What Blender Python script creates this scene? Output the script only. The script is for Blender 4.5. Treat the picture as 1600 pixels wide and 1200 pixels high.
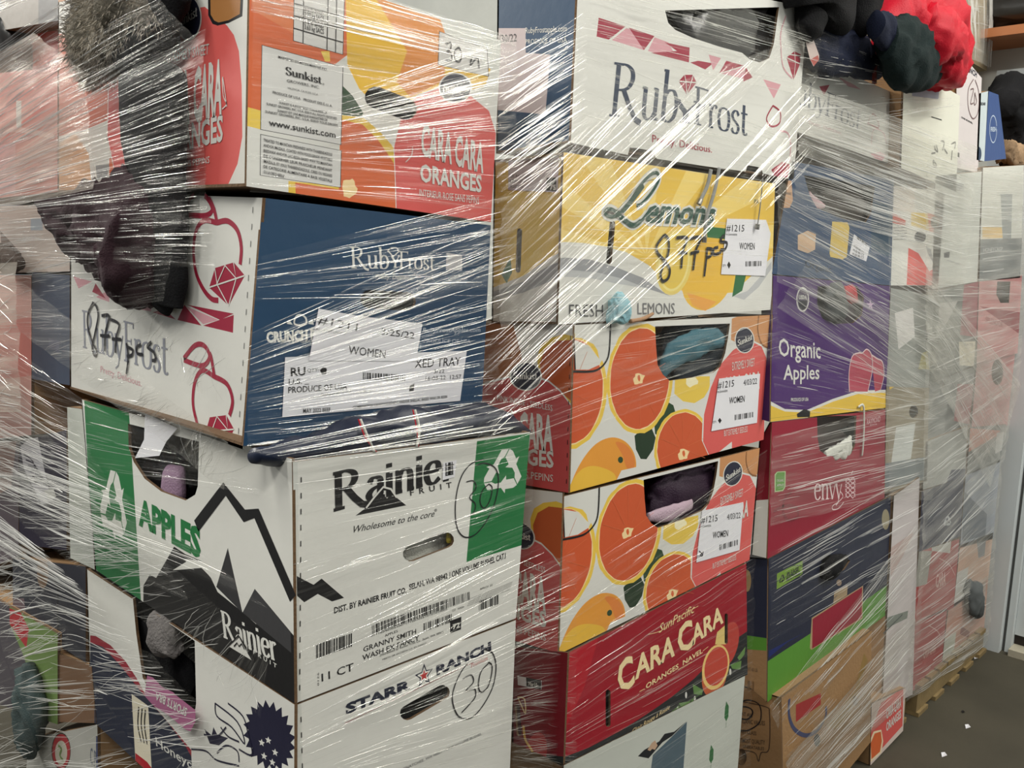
import bpy, math, random
from mathutils import Vector, noise
from mathutils.geometry import delaunay_2d_cdt
rnd = random.Random(7)
for o in list(bpy.data.objects): bpy.data.objects.remove(o)
SC = bpy.context.scene
COL = SC.collection
# ---------------------------------------------------------------- camera, light, exposure
EYE = Vector((0, 0, 1.62))
F_PX = 1400.0
RT = Vector((0.68716978, -0.72553096, 0.03745023))     # camera right, in world axes
DN = Vector((-0.07753071, -0.12449096, -0.98918703))   # camera down
FW = Vector((0.72234803, 0.6768359, -0.14179736))      # camera forward
cam_d = bpy.data.cameras.new('camera'); cam = bpy.data.objects.new('camera', cam_d); COL.objects.link(cam)
cam_d.sensor_width = 36; cam_d.lens = F_PX / 1600 * 36; cam_d.clip_start = 0.05
from mathutils import Matrix
M = Matrix(((RT.x, -DN.x, -FW.x, EYE.x), (RT.y, -DN.y, -FW.y, EYE.y), (RT.z, -DN.z, -FW.z, EYE.z), (0, 0, 0, 1)))
cam.matrix_world = M
SC.camera = cam
W = bpy.data.worlds.new('world'); SC.world = W; W.use_nodes = True
W.node_tree.nodes['Background'].inputs[0].default_value = (0.93, 0.97, 1.0, 1)
W.node_tree.nodes['Background'].inputs[1].default_value = 0.31
def area(name, loc, target, sx, sy, power, col=(1, .97, .9)):
    l = bpy.data.lights.new(name, 'AREA'); l.shape = 'RECTANGLE'; l.size = sx; l.size_y = sy; l.energy = power; l.color = col
    o = bpy.data.objects.new(name, l); COL.objects.link(o); o.location = loc
    o.rotation_euler = (Vector(target) - Vector(loc)).to_track_quat('-Z', 'Y').to_euler()
    return o
area('unseen_overhead_light', (-1.6, -1.2, 4.6), (1.0, 1.2, 1.0), 2.4, .14, 135)
area('unseen_overhead_light', (2.6, -1.6, 4.6), (2.2, 1.0, 1.0), 2.4, .14, 105)
area('unseen_overhead_light', (-1.0, 1.8, 4.2), (0.7, 1.8, 1.2), .16, 2.0, 80)
area('unseen_overhead_light', (3.1, -.1, 4.3), (4.27, 1.0, 2.4), 1.2, .3, 60)  # unseen lamp added to brighten the far wall
area('unseen_overhead_light', (-1.5, 6.5, 3.9), (0.6, 1.5, 1.3), 2.6, .5, 330)  # unseen lamp added along the aisle so left film creases glint
area('unseen_overhead_light', (-.9, 4.6, 4.1), (0.6, 1.5, 1.3), 1.6, .2, 60)
area('unseen_overhead_light', (4.0, -1.8, 3.7), (1.6, 1.0, 1.3), .3, 1.6, 50)  # unseen lamp added so front film creases glint
area('unseen_overhead_light', (3.6, -3.0, 4.6), (3.8, 1.0, 0.8), 2.4, .14, 70)
SC.view_settings.view_transform = 'Standard'; SC.view_settings.look = 'None'
SC.view_settings.gamma = 1; SC.view_settings.use_curve_mapping = False
SC.view_settings.exposure = -0.6

# ---------------------------------------------------------------- geometry of the place
def ray(px, py):
    return FW + RT * ((px - 800) / F_PX) + DN * ((py - 600) / F_PX)
class Plane:
    def __init__(s, o, u, v=(0, 0, 1)):
        s.o = Vector(o); s.u = Vector(u).normalized(); s.v = Vector(v).normalized(); s.n = s.u.cross(s.v)
    def hit(s, px, py, off=0):
        r = ray(px, py); o = s.o + s.n * off
        return EYE + r * ((o - EYE).dot(s.n) / r.dot(s.n))
    def to2(s, p): d = p - s.o; return (d.dot(s.u), d.dot(s.v))
    def px(s, px, py): return s.to2(s.hit(px, py))
    def p3(s, a, b, off=0): return s.o + s.u * a + s.v * b + s.n * off
    def fwd(s, d): return Plane(s.o + s.n * d, s.u, s.v)
def FRONT(y): return Plane((0, y, 0), (1, 0, 0))
def LEFT(x): return Plane((x, 0, 0), (0, -1, 0))
F1, F1B, L1 = FRONT(1.012), FRONT(1.09), LEFT(.656)
L1B = LEFT(.66)
F2, L2 = FRONT(1.012), LEFT(1.205)

# ---------------------------------------------------------------- materials
def lin(c): return tuple(((x / 255 + .055) / 1.055) ** 2.4 if x > 10 else x / 255 / 12.92 for x in c)
MATS = {}
def mat(name, c, rough=.55, spec=.35, var=.06, bump=.15, bs=60, metal=0, coat=0, vs=6):
    if name in MATS: return MATS[name]
    m = bpy.data.materials.new(name); m.use_nodes = True; nt = m.node_tree; b = nt.nodes['Principled BSDF']
    c = tuple(min(.9, x * 1.0) for x in lin(c))
    tc = nt.nodes.new('ShaderNodeTexCoord')
    n = nt.nodes.new('ShaderNodeTexNoise'); n.inputs['Scale'].default_value = vs; n.inputs['Detail'].default_value = 5
    nt.links.new(tc.outputs['Object'], n.inputs['Vector'])
    mx = nt.nodes.new('ShaderNodeMix'); mx.data_type = 'RGBA'
    mx.inputs[6].default_value = (*[x * (1 - var * 1.6) for x in c], 1); mx.inputs[7].default_value = (*[min(.95, x * (1 + var)) for x in c], 1)
    nt.links.new(n.outputs['Fac'], mx.inputs[0]); nt.links.new(mx.outputs[2], b.inputs['Base Color'])
    b.inputs['Roughness'].default_value = rough; b.inputs['Specular IOR Level'].default_value = spec; b.inputs['Metallic'].default_value = metal
    b.inputs['Coat Weight'].default_value = coat
    if bump:
        n2 = nt.nodes.new('ShaderNodeTexNoise'); n2.inputs['Scale'].default_value = bs; n2.inputs['Detail'].default_value = 3
        nt.links.new(tc.outputs['Object'], n2.inputs['Vector'])
        bp = nt.nodes.new('ShaderNodeBump'); bp.inputs['Strength'].default_value = bump; bp.inputs['Distance'].default_value = .004
        nt.links.new(n2.outputs['Fac'], bp.inputs['Height']); nt.links.new(bp.outputs[0], b.inputs['Normal'])
    MATS[name] = m; return m
INK = {}
def ink(r, g, b):          # printed colour on carton board, a little greyed like the photo's
    y = .3 * r + .59 * g + .11 * b; r, g, b = [int(round(y + (c - y) * .87)) for c in (r, g, b)]
    k = 'print_%d_%d_%d' % (r, g, b)
    return mat(k, (r, g, b), rough=.5, var=.05, bump=.12, bs=40)
WHITE = ink(217, 217, 209); BLACK = ink(24, 24, 26); DGREEN = ink(22, 118, 58); BLUE = ink(28, 66, 100); NAVY = ink(30, 38, 62)
RED = ink(168, 28, 58); PINK = ink(214, 150, 160); CORAL = ink(228, 88, 82); YEL = ink(232, 190, 52); LEM = ink(236, 200, 66); LEM2 = ink(240, 214, 110)
ORG = ink(224, 98, 44); ORG2 = ink(236, 140, 40); RIND = ink(238, 196, 60); PITH = ink(246, 214, 150); LEAF = ink(40, 72, 42); GREY = ink(150, 152, 152)
PURP = ink(76, 34, 112); ENVY = ink(160, 24, 50); CREAM = ink(224, 216, 190); GOLD = ink(238, 206, 140); LGREEN = ink(92, 158, 44); DK = ink(38, 40, 50)
MARK = mat('marker_ink', (28, 28, 34), rough=.4, bump=0); MARKB = mat('ballpoint_ink', (40, 50, 80), rough=.4, bump=0)
PAPER = mat('label_paper', (228, 228, 232), rough=.6, bump=.05)
KRAFT = mat('kraft_board', (156, 122, 84), rough=.8, var=.12, bump=.3, bs=90)
KRAFTD = mat('kraft_edge_and_shade', (104, 80, 56), rough=.9, var=.3, bump=.5, bs=160)  # dark board edge, reused as painted shade under cartons
WOOD = mat('pallet_wood', (140, 120, 82), rough=.8, var=.25, bump=.5, bs=40, vs=14)

# ---------------------------------------------------------------- object helpers
def thing(name, label, cat, loc, group=None):
    o = bpy.data.objects.new(name, None); COL.objects.link(o); o.location = loc; o.empty_display_size = .05
    o['label'] = label; o['category'] = cat
    if group: o['group'] = group
    return o
def wloc(o):
    v = Vector((0, 0, 0))
    while o: v = v + o.location; o = o.parent
    return v
def link(name, verts, faces, mats, idx=None, parent=None, smooth=False, uvs=None, loc=None):
    off = wloc(parent) if parent else Vector((0, 0, 0))
    l = Vector(loc) - off if loc is not None else Vector((0, 0, 0))
    base = off + l
    me = bpy.data.meshes.new(name); me.from_pydata([tuple(Vector(v) - base) for v in verts], [], faces)
    for m in mats: me.materials.append(m)
    if idx: me.polygons.foreach_set('material_index', idx)
    if smooth: me.polygons.foreach_set('use_smooth', [True] * len(me.polygons))
    if uvs:
        ul = me.uv_layers.new(name='UVMap')
        for p in me.polygons:
            for li in p.loop_indices: ul.data[li].uv = uvs[me.loops[li].vertex_index]
    me.update()
    o = bpy.data.objects.new(name, me); COL.objects.link(o); o.location = l
    if parent: o.parent = parent
    return o
def tag(o, label, cat, group=None, kind=None):
    o['label'] = label; o['category'] = cat
    if group: o['group'] = group
    if kind: o['kind'] = kind
    return o
def slab(c8):   # 8 corners: 0-3 one face, 4-7 the opposite
    return [(0, 1, 2, 3), (7, 6, 5, 4), (0, 4, 5, 1), (1, 5, 6, 2), (2, 6, 7, 3), (3, 7, 4, 0)]

def zm(x0, y0, s):      # measured on an enlarged crop -> photo frame
    def f(*v): return [(x0 + v[i] / s, y0 + v[i + 1] / s) for i in range(0, len(v), 2)]
    return f
PXL = zm(0, 0, 1)
Za, Zb, Zc, Zd = zm(0, 0, 4), zm(380, 0, 3.75), zm(780, 0, 3.636), zm(1200, 0, 4)
Ze, Zf, Zg, Zh = zm(0, 280, 3.75), zm(380, 300, 3.157), zm(760, 230, 3.478), zm(1180, 220, 3.529)
Zi, Zj, Zk, Zl = zm(0, 560, 3.478), zm(0, 860, 3.478), zm(440, 640, 3.81), zm(440, 900, 3.81)
Zmm, Zn, Zo, Zp = zm(740, 480, 3.333), zm(780, 820, 3.157), zm(1140, 540, 3.478), zm(1140, 840, 3.333)
Zq, Zr, Zs, Zt = zm(240, 0, 3.75), zm(100, 560, 3.158), zm(0, 0, 3.75), zm(1360, 0, 4.2875)
Zu, Zv, Zw, Zx = zm(1380, 240, 3), zm(1360, 600, 2.608), zm(980, 1000, 6), zm(0, 900, 4)

def area2(p): return sum(p[i][0] * p[(i + 1) % len(p)][1] - p[(i + 1) % len(p)][0] * p[i][1] for i in range(len(p))) / 2
def smooth_line(p, n=5, closed=False):
    if len(p) < 3: return p
    out = []; N = len(p); rng = range(N if closed else N - 1)
    for i in rng:
        g = (lambda k: p[k % N]) if closed else (lambda k: p[max(0, min(N - 1, k))])
        a, b, c, d = g(i - 1), g(i), g(i + 1), g(i + 2)
        for j in range(n):
            t = j / n
            out.append(tuple(.5 * (2 * b[k] + (c[k] - a[k]) * t + (2 * a[k] - 5 * b[k] + 4 * c[k] - d[k]) * t * t + (3 * b[k] - a[k] - 3 * c[k] + d[k]) * t ** 3) for k in (0, 1)))
    if not closed: out.append(p[-1])
    return out
def ell(cx, cy, rx, ry, rot=0, n=28, jag=0, seed=0):
    r = random.Random(seed); c, s = math.cos(math.radians(rot)), math.sin(math.radians(rot)); out = []
    for i in range(n):
        t = 2 * math.pi * i / n; k = 1 + (r.random() - .5) * jag
        x, y = rx * k * math.cos(t), ry * k * math.sin(t); out.append((cx + x * c - y * s, cy + x * s + y * c))
    return out
def stadium(a, b, r, ry=None, n=7):
    ry = ry or r; ang = math.atan2(b[1] - a[1], b[0] - a[0]); out = []
    for i in range(n):
        t = ang + math.pi / 2 + math.pi * i / (n - 1); out.append((a[0] + r * math.cos(t), a[1] + ry * math.sin(t)))
    for i in range(n):
        t = ang - math.pi / 2 + math.pi * i / (n - 1); out.append((b[0] + r * math.cos(t), b[1] + ry * math.sin(t)))
    return out
def ribbon(p, w, taper=False):     # list of quads along a polyline; w scalar or list
    q = []; L, R = [], []
    n = len(p)
    for i in range(n):
        a, b = p[max(0, i - 1)], p[min(n - 1, i + 1)]
        dx, dy = b[0] - a[0], b[1] - a[1]; l = math.hypot(dx, dy) or 1
        ww = (w[i] if isinstance(w, list) else w) / 2
        L.append((p[i][0] - dy / l * ww, p[i][1] + dx / l * ww)); R.append((p[i][0] + dy / l * ww, p[i][1] - dx / l * ww))
    for i in range(n - 1): q.append([R[i], R[i + 1], L[i + 1], L[i]])
    return q
def inside(x, y, P):
    c = False; j = len(P) - 1
    for i in range(len(P)):
        a, b = P[i], P[j]
        if (a[1] > y) != (b[1] > y) and x < (b[0] - a[0]) * (y - a[1]) / (b[1] - a[1]) + a[0]: c = not c
        j = i
    return c
def layered(polys, need=0, holes=()):
    """polys: list of 2-D polygons, painted in order; returns verts, [(tri, top poly index)]; need = index that must contain the piece (None: any)"""
    V = []; Fc = []
    for p in list(polys) + list(holes):
        if abs(area2(p)) < 1e-9: Fc.append([]); continue
        if area2(p) < 0: p = p[::-1]
        i0 = len(V); V += [Vector(q) for q in p]; Fc.append(list(range(i0, len(V))))
    keep = [i for i, f in enumerate(Fc) if f]
    r = delaunay_2d_cdt(V, [], [Fc[i] for i in keep], 1, 1e-6, True)
    np_ = len(polys); out = []
    for f, orig in zip(r[2], r[5]):
        ids = [keep[k] for k in orig]
        if not ids or any(k >= np_ for k in ids): continue
        if need is not None and need not in ids: continue
        out.append((tuple(f), max(ids)))
    return [tuple(v) for v in r[0]], out

# ---------------------------------------------------------------- lettering
_tc = {}
def glyphs(s, bold=0, space=1.0):
    k = (s, bold, space)
    if k in _tc: return _tc[k]
    c = bpy.data.curves.new('t', 'FONT'); c.body = s; c.size = 1; c.resolution_u = 2; c.offset = bold; c.space_character = space
    o = bpy.data.objects.new('t', c); COL.objects.link(o); bpy.context.view_layer.update()
    me = o.evaluated_get(bpy.context.evaluated_depsgraph_get()).to_mesh()
    v = [(q.co.x, q.co.y) for q in me.vertices]; f = [tuple(p.vertices) for p in me.polygons]
    bpy.data.objects.remove(o); bpy.data.curves.remove(c)
    x0 = min(q[0] for q in v); x1 = max(q[0] for q in v)
    v = [((x - x0) / (x1 - x0), y / .73) for x, y in v]
    _tc[k] = (v, f); return v, f
SER = {   # strokes: (kind, points) kind s = straight weight by direction, c = smoothed, f = forced thick, h = hairline
 'R': (.92, [('s', [(.16, 0), (.16, 1)]), ('h', [(.02, .02), (.32, .02)]), ('h', [(.02, .98), (.3, .98)]), ('c', [(.16, .98), (.4, .98), (.58, .88), (.6, .7), (.45, .54), (.16, .5)]), ('f', [(.36, .53), (.6, .2), (.8, -.02), (.98, -.08)])]),
 'F': (.62, [('s', [(.16, 0), (.16, 1)]), ('h', [(.02, .02), (.32, .02)]), ('h', [(.02, .98), (.6, .98)]), ('h', [(.59, 1), (.59, .86)]), ('h', [(.16, .53), (.46, .53)]), ('h', [(.46, .6), (.46, .45)])]),
 'Y': (.56, [('f', [(.04, .6), (.28, .28)]), ('h', [(.54, .6), (.28, .28)]), ('s', [(.28, .3), (.28, 0)]), ('h', [(.16, .02), (.4, .02)]), ('h', [(0, .6), (.14, .6)]), ('h', [(.44, .6), (.6, .6)])]),
 'u': (.64, [('c', [(.12, .62), (.12, .3), (.14, .1), (.24, .01), (.38, .04), (.47, .16)]), ('s', [(.48, .62), (.48, 0)]), ('h', [(.02, .61), (.13, .61)]), ('h', [(.38, .61), (.5, .61)]), ('h', [(.48, .02), (.6, .02)])]),
 'b': (.62, [('s', [(.12, 1.02), (.12, 0)]), ('h', [(.02, 1), (.14, 1)]), ('c', [(.12, .48), (.24, .61), (.42, .6), (.52, .4), (.5, .15), (.36, .01), (.2, .01), (.12, .1)])]),
 'r': (.44, [('s', [(.12, .62), (.12, 0)]), ('h', [(.02, .61), (.13, .61)]), ('h', [(.02, .02), (.24, .02)]), ('c', [(.12, .42), (.2, .58), (.32, .62), (.38, .55)])]),
 'o': (.62, [('c', [(.3, .62), (.12, .55), (.06, .31), (.12, .07), (.3, 0), (.48, .07), (.54, .31), (.48, .55), (.3, .62)])]),
 's': (.46, [('c', [(.38, .5), (.3, .61), (.18, .61), (.08, .5), (.14, .38), (.32, .26), (.39, .14), (.3, .01), (.15, .01), (.06, .12)])]),
 't': (.42, [('c', [(.18, .84), (.18, .4), (.18, .12), (.26, .01), (.38, .05)]), ('h', [(.04, .6), (.36, .6)])]),
 'S': (.62, [('c', [(.52, .82), (.42, .98), (.22, .98), (.1, .8), (.18, .6), (.42, .45), (.52, .24), (.42, .02), (.2, .0), (.07, .18)]), ('h', [(.53, .98), (.53, .74)]), ('h', [(.06, .02), (.06, .26)])]),
 'n': (.64, [('s', [(.12, .62), (.12, 0)]), ('c', [(.12, .44), (.24, .6), (.4, .6), (.48, .46), (.48, .2), (.48, 0)]), ('h', [(.02, .61), (.13, .61)]), ('h', [(.02, .02), (.23, .02)]), ('h', [(.38, .02), (.6, .02)])]),
 'k': (.62, [('s', [(.12, 1), (.12, 0)]), ('h', [(.02, 1), (.14, 1)]), ('h', [(.5, .6), (.14, .28)]), ('f', [(.24, .35), (.56, 0)]), ('h', [(.02, .02), (.23, .02)])]),
 'i': (.28, [('s', [(.12, .62), (.12, 0)]), ('h', [(.02, .61), (.13, .61)]), ('h', [(.02, .02), (.23, .02)]), ('f', [(.12, .9), (.12, .78)])]),
 'a': (.56, [('c', [(.1, .48), (.2, .6), (.36, .58), (.42, .46), (.42, .1), (.54, .02)]), ('c', [(.42, .36), (.2, .3), (.08, .16), (.16, .01), (.3, .02), (.42, .14)])]),
 'e': (.56, [('h', [(.08, .34), (.48, .36)]), ('c', [(.48, .36), (.44, .56), (.28, .62), (.12, .52), (.07, .3), (.15, .06), (.32, .0), (.5, .12)])]),
 'v': (.54, [('f', [(.04, .62), (.27, 0)]), ('h', [(.27, 0), (.5, .62)]), ('h', [(0, .61), (.14, .61)])]),
 'y': (.54, [('f', [(.04, .62), (.27, 0)]), ('h', [(.5, .62), (.2, -.16), (.02, -.26)]), ('h', [(0, .61), (.14, .61)])]),
 'm': (.96, [('s', [(.12, .62), (.12, 0)]), ('c', [(.12, .44), (.24, .6), (.38, .6), (.45, .46), (.45, .2), (.45, 0)]), ('c', [(.45, .44), (.57, .6), (.71, .6), (.78, .46), (.78, .2), (.78, 0)])]),
 'l': (.28, [('s', [(.12, 1), (.12, 0)])]),
 'c': (.5, [('c', [(.46, .5), (.32, .62), (.14, .55), (.06, .31), (.14, .06), (.3, 0), (.46, .1)])]),
}
def raw(qs):
    """list of quad lists (one per stroke) -> verts with a tiny depth per stroke, faces"""
    v, f = [], []
    for k, st in enumerate(qs):
        for q in st:
            i = len(v); v += [(x, y, (k % 5) * .00005) for x, y in q]; f.append((i, i + 1, i + 2, i + 3))
    return v, f
def serif(s, T=.13, t=.035):
    k = ('ser', s, T, t)
    if k in _tc: return _tc[k]
    x = 0; quads = []
    for ch in s:
        adv, st = SER[ch]
        for kind, p in st:
            p = [(x + a, b) for a, b in p]
            if kind == 'c': p = smooth_line(p, 4)
            ws = []
            for i in range(len(p)):
                a, b = p[max(0, i - 1)], p[min(len(p) - 1, i + 1)]
                an = abs(b[1] - a[1]) / (math.hypot(b[0] - a[0], b[1] - a[1]) or 1)
                ws.append({'h': t * 1.3, 'f': T * .9}.get(kind, t + (T - t) * an ** 1.3))
            quads.append(ribbon(p, ws))
        x += adv
    v, f = raw(quads); v = [(a / x, b, c) for a, b, c in v]
    _tc[k] = (v, f); return v, f
REC = []
for k in range(3):
    a = math.radians(-120 * k)
    def R(x, y, a=a): return (x * math.cos(a) - y * math.sin(a), x * math.sin(a) + y * math.cos(a))
    REC.append([R(-.52, .30), R(-.18, .88), R(.14, .88), R(-.02, .60), R(-.18, .5), R(-.32, .22)])
    REC.append([R(.18, .88), R(.34, .78), R(.52, .46), R(.66, .54), R(.5, .1), R(.06, .18), R(.2, .28), R(.02, .58)])

class Panel:
    """flat carton board lying in a real plane: outline, print painted on it, cut-outs, thickness"""
    def __init__(s, plane, outline, base, th=.005, dz=None, edge=None):
        s.P = plane; s.sh = (0, 0); s.polys = []; s.mats = []; s.holes = []; s.over = []; s.th = th; s.edge = edge or KRAFTD
        s.add(outline, base); s.out2 = s.polys[0]
    def t(s, p): a, b = s.P.px(*p); return (a + s.sh[0], b + s.sh[1])
    def add(s, pts, m): s.polys.append([s.t(p) for p in pts]); s.mats.append(m); return s
    def ad(s, pts, m): s.polys.append(list(pts)); s.mats.append(m); return s
    def hole(s, pts): s.holes.append([s.t(p) for p in pts]); return s
    def aff(s, p0, p1, pt):
        a, b, c = s.t(p0), s.t(p1), s.t(pt)
        return lambda x, y: (a[0] + (b[0] - a[0]) * x + (c[0] - a[0]) * y, a[1] + (b[1] - a[1]) * x + (c[1] - a[1]) * y)
    def put(s, vf, p0, p1, pt, m, lv=1):
        g = s.aff(p0, p1, pt); v, f = vf
        v2 = [(*g(q[0], q[1]), q[2] if len(q) > 2 else 0) for q in v]
        if f and area2([v2[i] for i in f[0]]) < 0: f = [q[::-1] for q in f]
        s.over.append((v2, f, m, lv)); return s
    def text(s, str_, p, m, bold=0, lv=1, space=1.0):   # p = [baseline left, baseline right, cap top at left]
        return s.put(glyphs(str_, bold, space), *p, m, lv)
    def serif(s, str_, p, m, T=.13, t=.035, lv=1): return s.put(serif(str_, T, t), *p, m, lv)
    def line(s, pts, w, m, lv=2, closed=False, sm=True):     # w in metres
        q = [s.t(p) for p in pts]
        if sm: q = smooth_line(q, 5, closed)
        if closed: q = q + [q[0], q[1]]
        v, f = raw([ribbon(q, w)]); f = [x if area2([v[i] for i in x]) > 0 else x[::-1] for x in f]
        s.over.append((v, f, m, lv + (len(s.over) % 7) * .08)); return s
    def adds(s, pts, m): s.polys.append(smooth_line([s.t(p) for p in pts], 5, True)); s.mats.append(m); return s
    def bars(s, p, n, m, seed=1, lv=1):
        r = random.Random(seed); v = []; f = []; x = 0
        ws = [r.choice((1, 1, 2, 3)) for _ in range(2 * n)]; tot = sum(ws); 
        for i, w in enumerate(ws):
            if i % 2 == 0:
                k = len(v); v += [(x / tot, 0), ((x + w) / tot, 0), ((x + w) / tot, 1), (x / tot, 1)]; f.append((k, k + 1, k + 2, k + 3))
            x += w
        return s.put((v, f), *p, m, lv)
    def recycle(s, c, ex, ey, m):
        g = s.aff(c, ex, ey)
        for q in REC: s.ad([g(*k) for k in q], m)
        return s
    def build(s, name, parent, label=None, back=None):
        v2, tris = layered(s.polys, 0, s.holes)
        mats = []; idx = []; P = s.P
        def mi(m):
            if m not in mats: mats.append(m)
            return mats.index(m)
        V = [P.p3(a, b) for a, b in v2]; F = []
        for f, i in tris: F.append(f); idx.append(mi(s.mats[i]))
        n = len(V); ec = {}
        if s.th > .001:
            V += [P.p3(a, b, -s.th) for a, b in v2]
            bk = mi(back or KRAFT); ed = mi(s.edge)
            for f, i in tris:
                F.append(tuple(k + n for k in f[::-1])); idx.append(bk)
                for j in range(3):
                    a, b = f[j], f[(j + 1) % 3]; ec[(a, b)] = 1
            for (a, b) in ec:
                if (b, a) not in ec: F.append((b, a, a + n, b + n)); idx.append(ed)
        for v, f, m, lv in s.over:
            k = len(V); V += [P.p3(q[0], q[1], .0004 * lv + (q[2] if len(q) > 2 else 0)) for q in v]
            for q in f:
                cx = sum(v[i][0] for i in q) / len(q); cy = sum(v[i][1] for i in q) / len(q)
                if inside(cx, cy, s.polys[0]) and not any(inside(cx, cy, h) for h in s.holes): F.append(tuple(i + k for i in q)); idx.append(mi(m))
        used = sorted({i for f in F for i in f}); rm = {a: b for b, a in enumerate(used)}
        o = link(name, [V[i] for i in used], [tuple(rm[i] for i in f) for f in F], mats, idx, parent)
        if label: o['label'] = label
        return o
    def corners(s): return s.out2

def carton(name, label, group, front, side=None, depth=.3, inner=None, side_depth=None, open_top=False, cat='box', fq=None, sq=None, stickers=()):
    """a box standing in the stack: printed front panel, printed left panel, the rest of the board behind"""
    q = fq or front.out2[:4]           # TL TR BR BL in plane coordinates
    P = front.P; inner = inner or KRAFT
    c = [P.p3(*q[3]), P.p3(*q[2]), P.p3(*q[1]), P.p3(*q[0])]   # BL BR TR TL
    if side:
        sq = sq or side.out2[:4]; S = side.P
        depth = (S.p3(*sq[0]) - S.p3(*sq[1])).length
    d = -P.n * depth
    base = (c[0] + c[1]) / 2 + d / 2; base.z = min(c[0].z, c[1].z)
    root = thing(name, label, cat, base, group)
    front.build('front_panel', root, back=inner)
    if side: side.build('left_panel', root, back=inner)
    t = .004; V = []; F = []
    def sl(pts, nrm):
        k = len(V); V.extend(pts); V.extend([p + nrm * t for p in pts]); F.extend([tuple(i + k for i in f) for f in slab(0)])
    g = -P.n * .006; cg = [p + g for p in c]; back = [p + d for p in c]
    if side: back = [S.p3(*sq[3]), S.p3(*sq[3]) + c[1] - c[0], S.p3(*sq[0]) + c[2] - c[3], S.p3(*sq[0])]
    u = P.u; up = Vector((0, 0, 1))
    sl([back[0], back[1], back[2], back[3]], P.n)
    sl([cg[1], back[1], back[2], cg[2]], -u)
    if not side: sl([cg[0], back[0], back[3], cg[3]], u)
    nf = len(F); sl([cg[0], cg[1], back[1], back[0]], up); nb = len(F)
    if not open_top: sl([cg[3], cg[2], back[2], back[3]], -up)
    link('board_shell', V, F, [inner, KRAFTD], [1 if nf <= i < nb else 0 for i in range(len(F))], root)  # bottom slab coloured darker to paint in the shade underneath
    for st in stickers: st.build('shipping_label', root)
    return root
def quad(P, TL, TR, h):   # outline from two upper corners and a height in metres -> plane coordinates
    a, b = P.px(*TL), P.px(*TR)
    return [a, b, (b[0], b[1] - h), (a[0], a[1] - h)]
def panel2(P, q2, base, **k):
    p = Panel.__new__(Panel); p.P = P; p.sh = (0, 0); p.polys = [list(q2)]; p.mats = [base]; p.holes = []; p.over = []; p.th = k.get('th', .005); p.edge = KRAFTD; p.out2 = p.polys[0]
    return p

# ---------------------------------------------------------------- soft things
def fabric(name, c, rough=.9, bump=.5, bs=300, sheen=.0, var=.2, spec=.2):
    m = mat(name, c, rough=rough, bump=bump, bs=bs, var=var, spec=spec, vs=9); m.node_tree.nodes['Principled BSDF'].inputs['Sheen Weight'].default_value = sheen; return m
def loft(name, pts, radii, m, parent=None, seed=0, folds=.18, nseg=40, ring=10, fscale=18, flat=None, nrm=None, loc=None):
    """soft tube through 3-D points; radii (across, through) per point; folds = relative wrinkle depth"""
    P = [Vector(p) for p in pts]; V = []; F = []
    n = len(P); rows = []
    for i in range(n - 1):
        for j in range(ring):
            t = j / ring; k = [P[max(0, i - 1)], P[i], P[i + 1], P[min(n - 1, i + 2)]]
            p = .5 * (2 * k[1] + (k[2] - k[0]) * t + (2 * k[0] - 5 * k[1] + 4 * k[2] - k[3]) * t * t + (3 * k[1] - k[0] - 3 * k[2] + k[3]) * t ** 3)
            e = t * t * (3 - 2 * t)
            rows.append((p, radii[i][0] * (1 - e) + radii[i + 1][0] * e, radii[i][1] * (1 - e) + radii[i + 1][1] * e))
    rows.append((P[-1], *radii[-1]))
    sd = Vector((seed * 3.7, seed * 1.3, seed * 2.1)); N = Vector(nrm or (-.6, -.8, 0)).normalized()
    for i, (p, ra, rb) in enumerate(rows):
        tng = (rows[min(i + 1, len(rows) - 1)][0] - rows[max(i - 1, 0)][0]).normalized()
        side = tng.cross(N).normalized(); nn = side.cross(tng).normalized()
        for s_ in range(nseg):
            a = 2 * math.pi * s_ / nseg; d = side * math.cos(a) * ra + nn * math.sin(a) * rb
            q = p + d; w_ = Vector((noise.noise(q * fscale * .6 + sd), noise.noise(q * fscale * .6 - sd), 0)) * .05; k_ = noise.noise((q + w_) * fscale * 1.3 + sd); f = noise.noise(q * fscale * .6 + sd) * 1.1 + .45 - 2.0 * abs(k_) ** .8 + .15 * noise.noise(q * fscale * 4 + sd)
            V.append(q + d.normalized() * f * folds * min(ra, rb))
    R = len(rows)
    for i in range(R - 1):
        for s_ in range(nseg):
            a, b = i * nseg + s_, i * nseg + (s_ + 1) % nseg; F.append((a, a + nseg, b + nseg, b))
    V += [rows[0][0], rows[-1][0]]
    for s_ in range(nseg): F.append((s_, (s_ + 1) % nseg, len(V) - 2)); F.append(((R - 1) * nseg + (s_ + 1) % nseg, (R - 1) * nseg + s_, len(V) - 1))
    return link(name, V, F, [m], None, parent, smooth=True, loc=loc)
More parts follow.
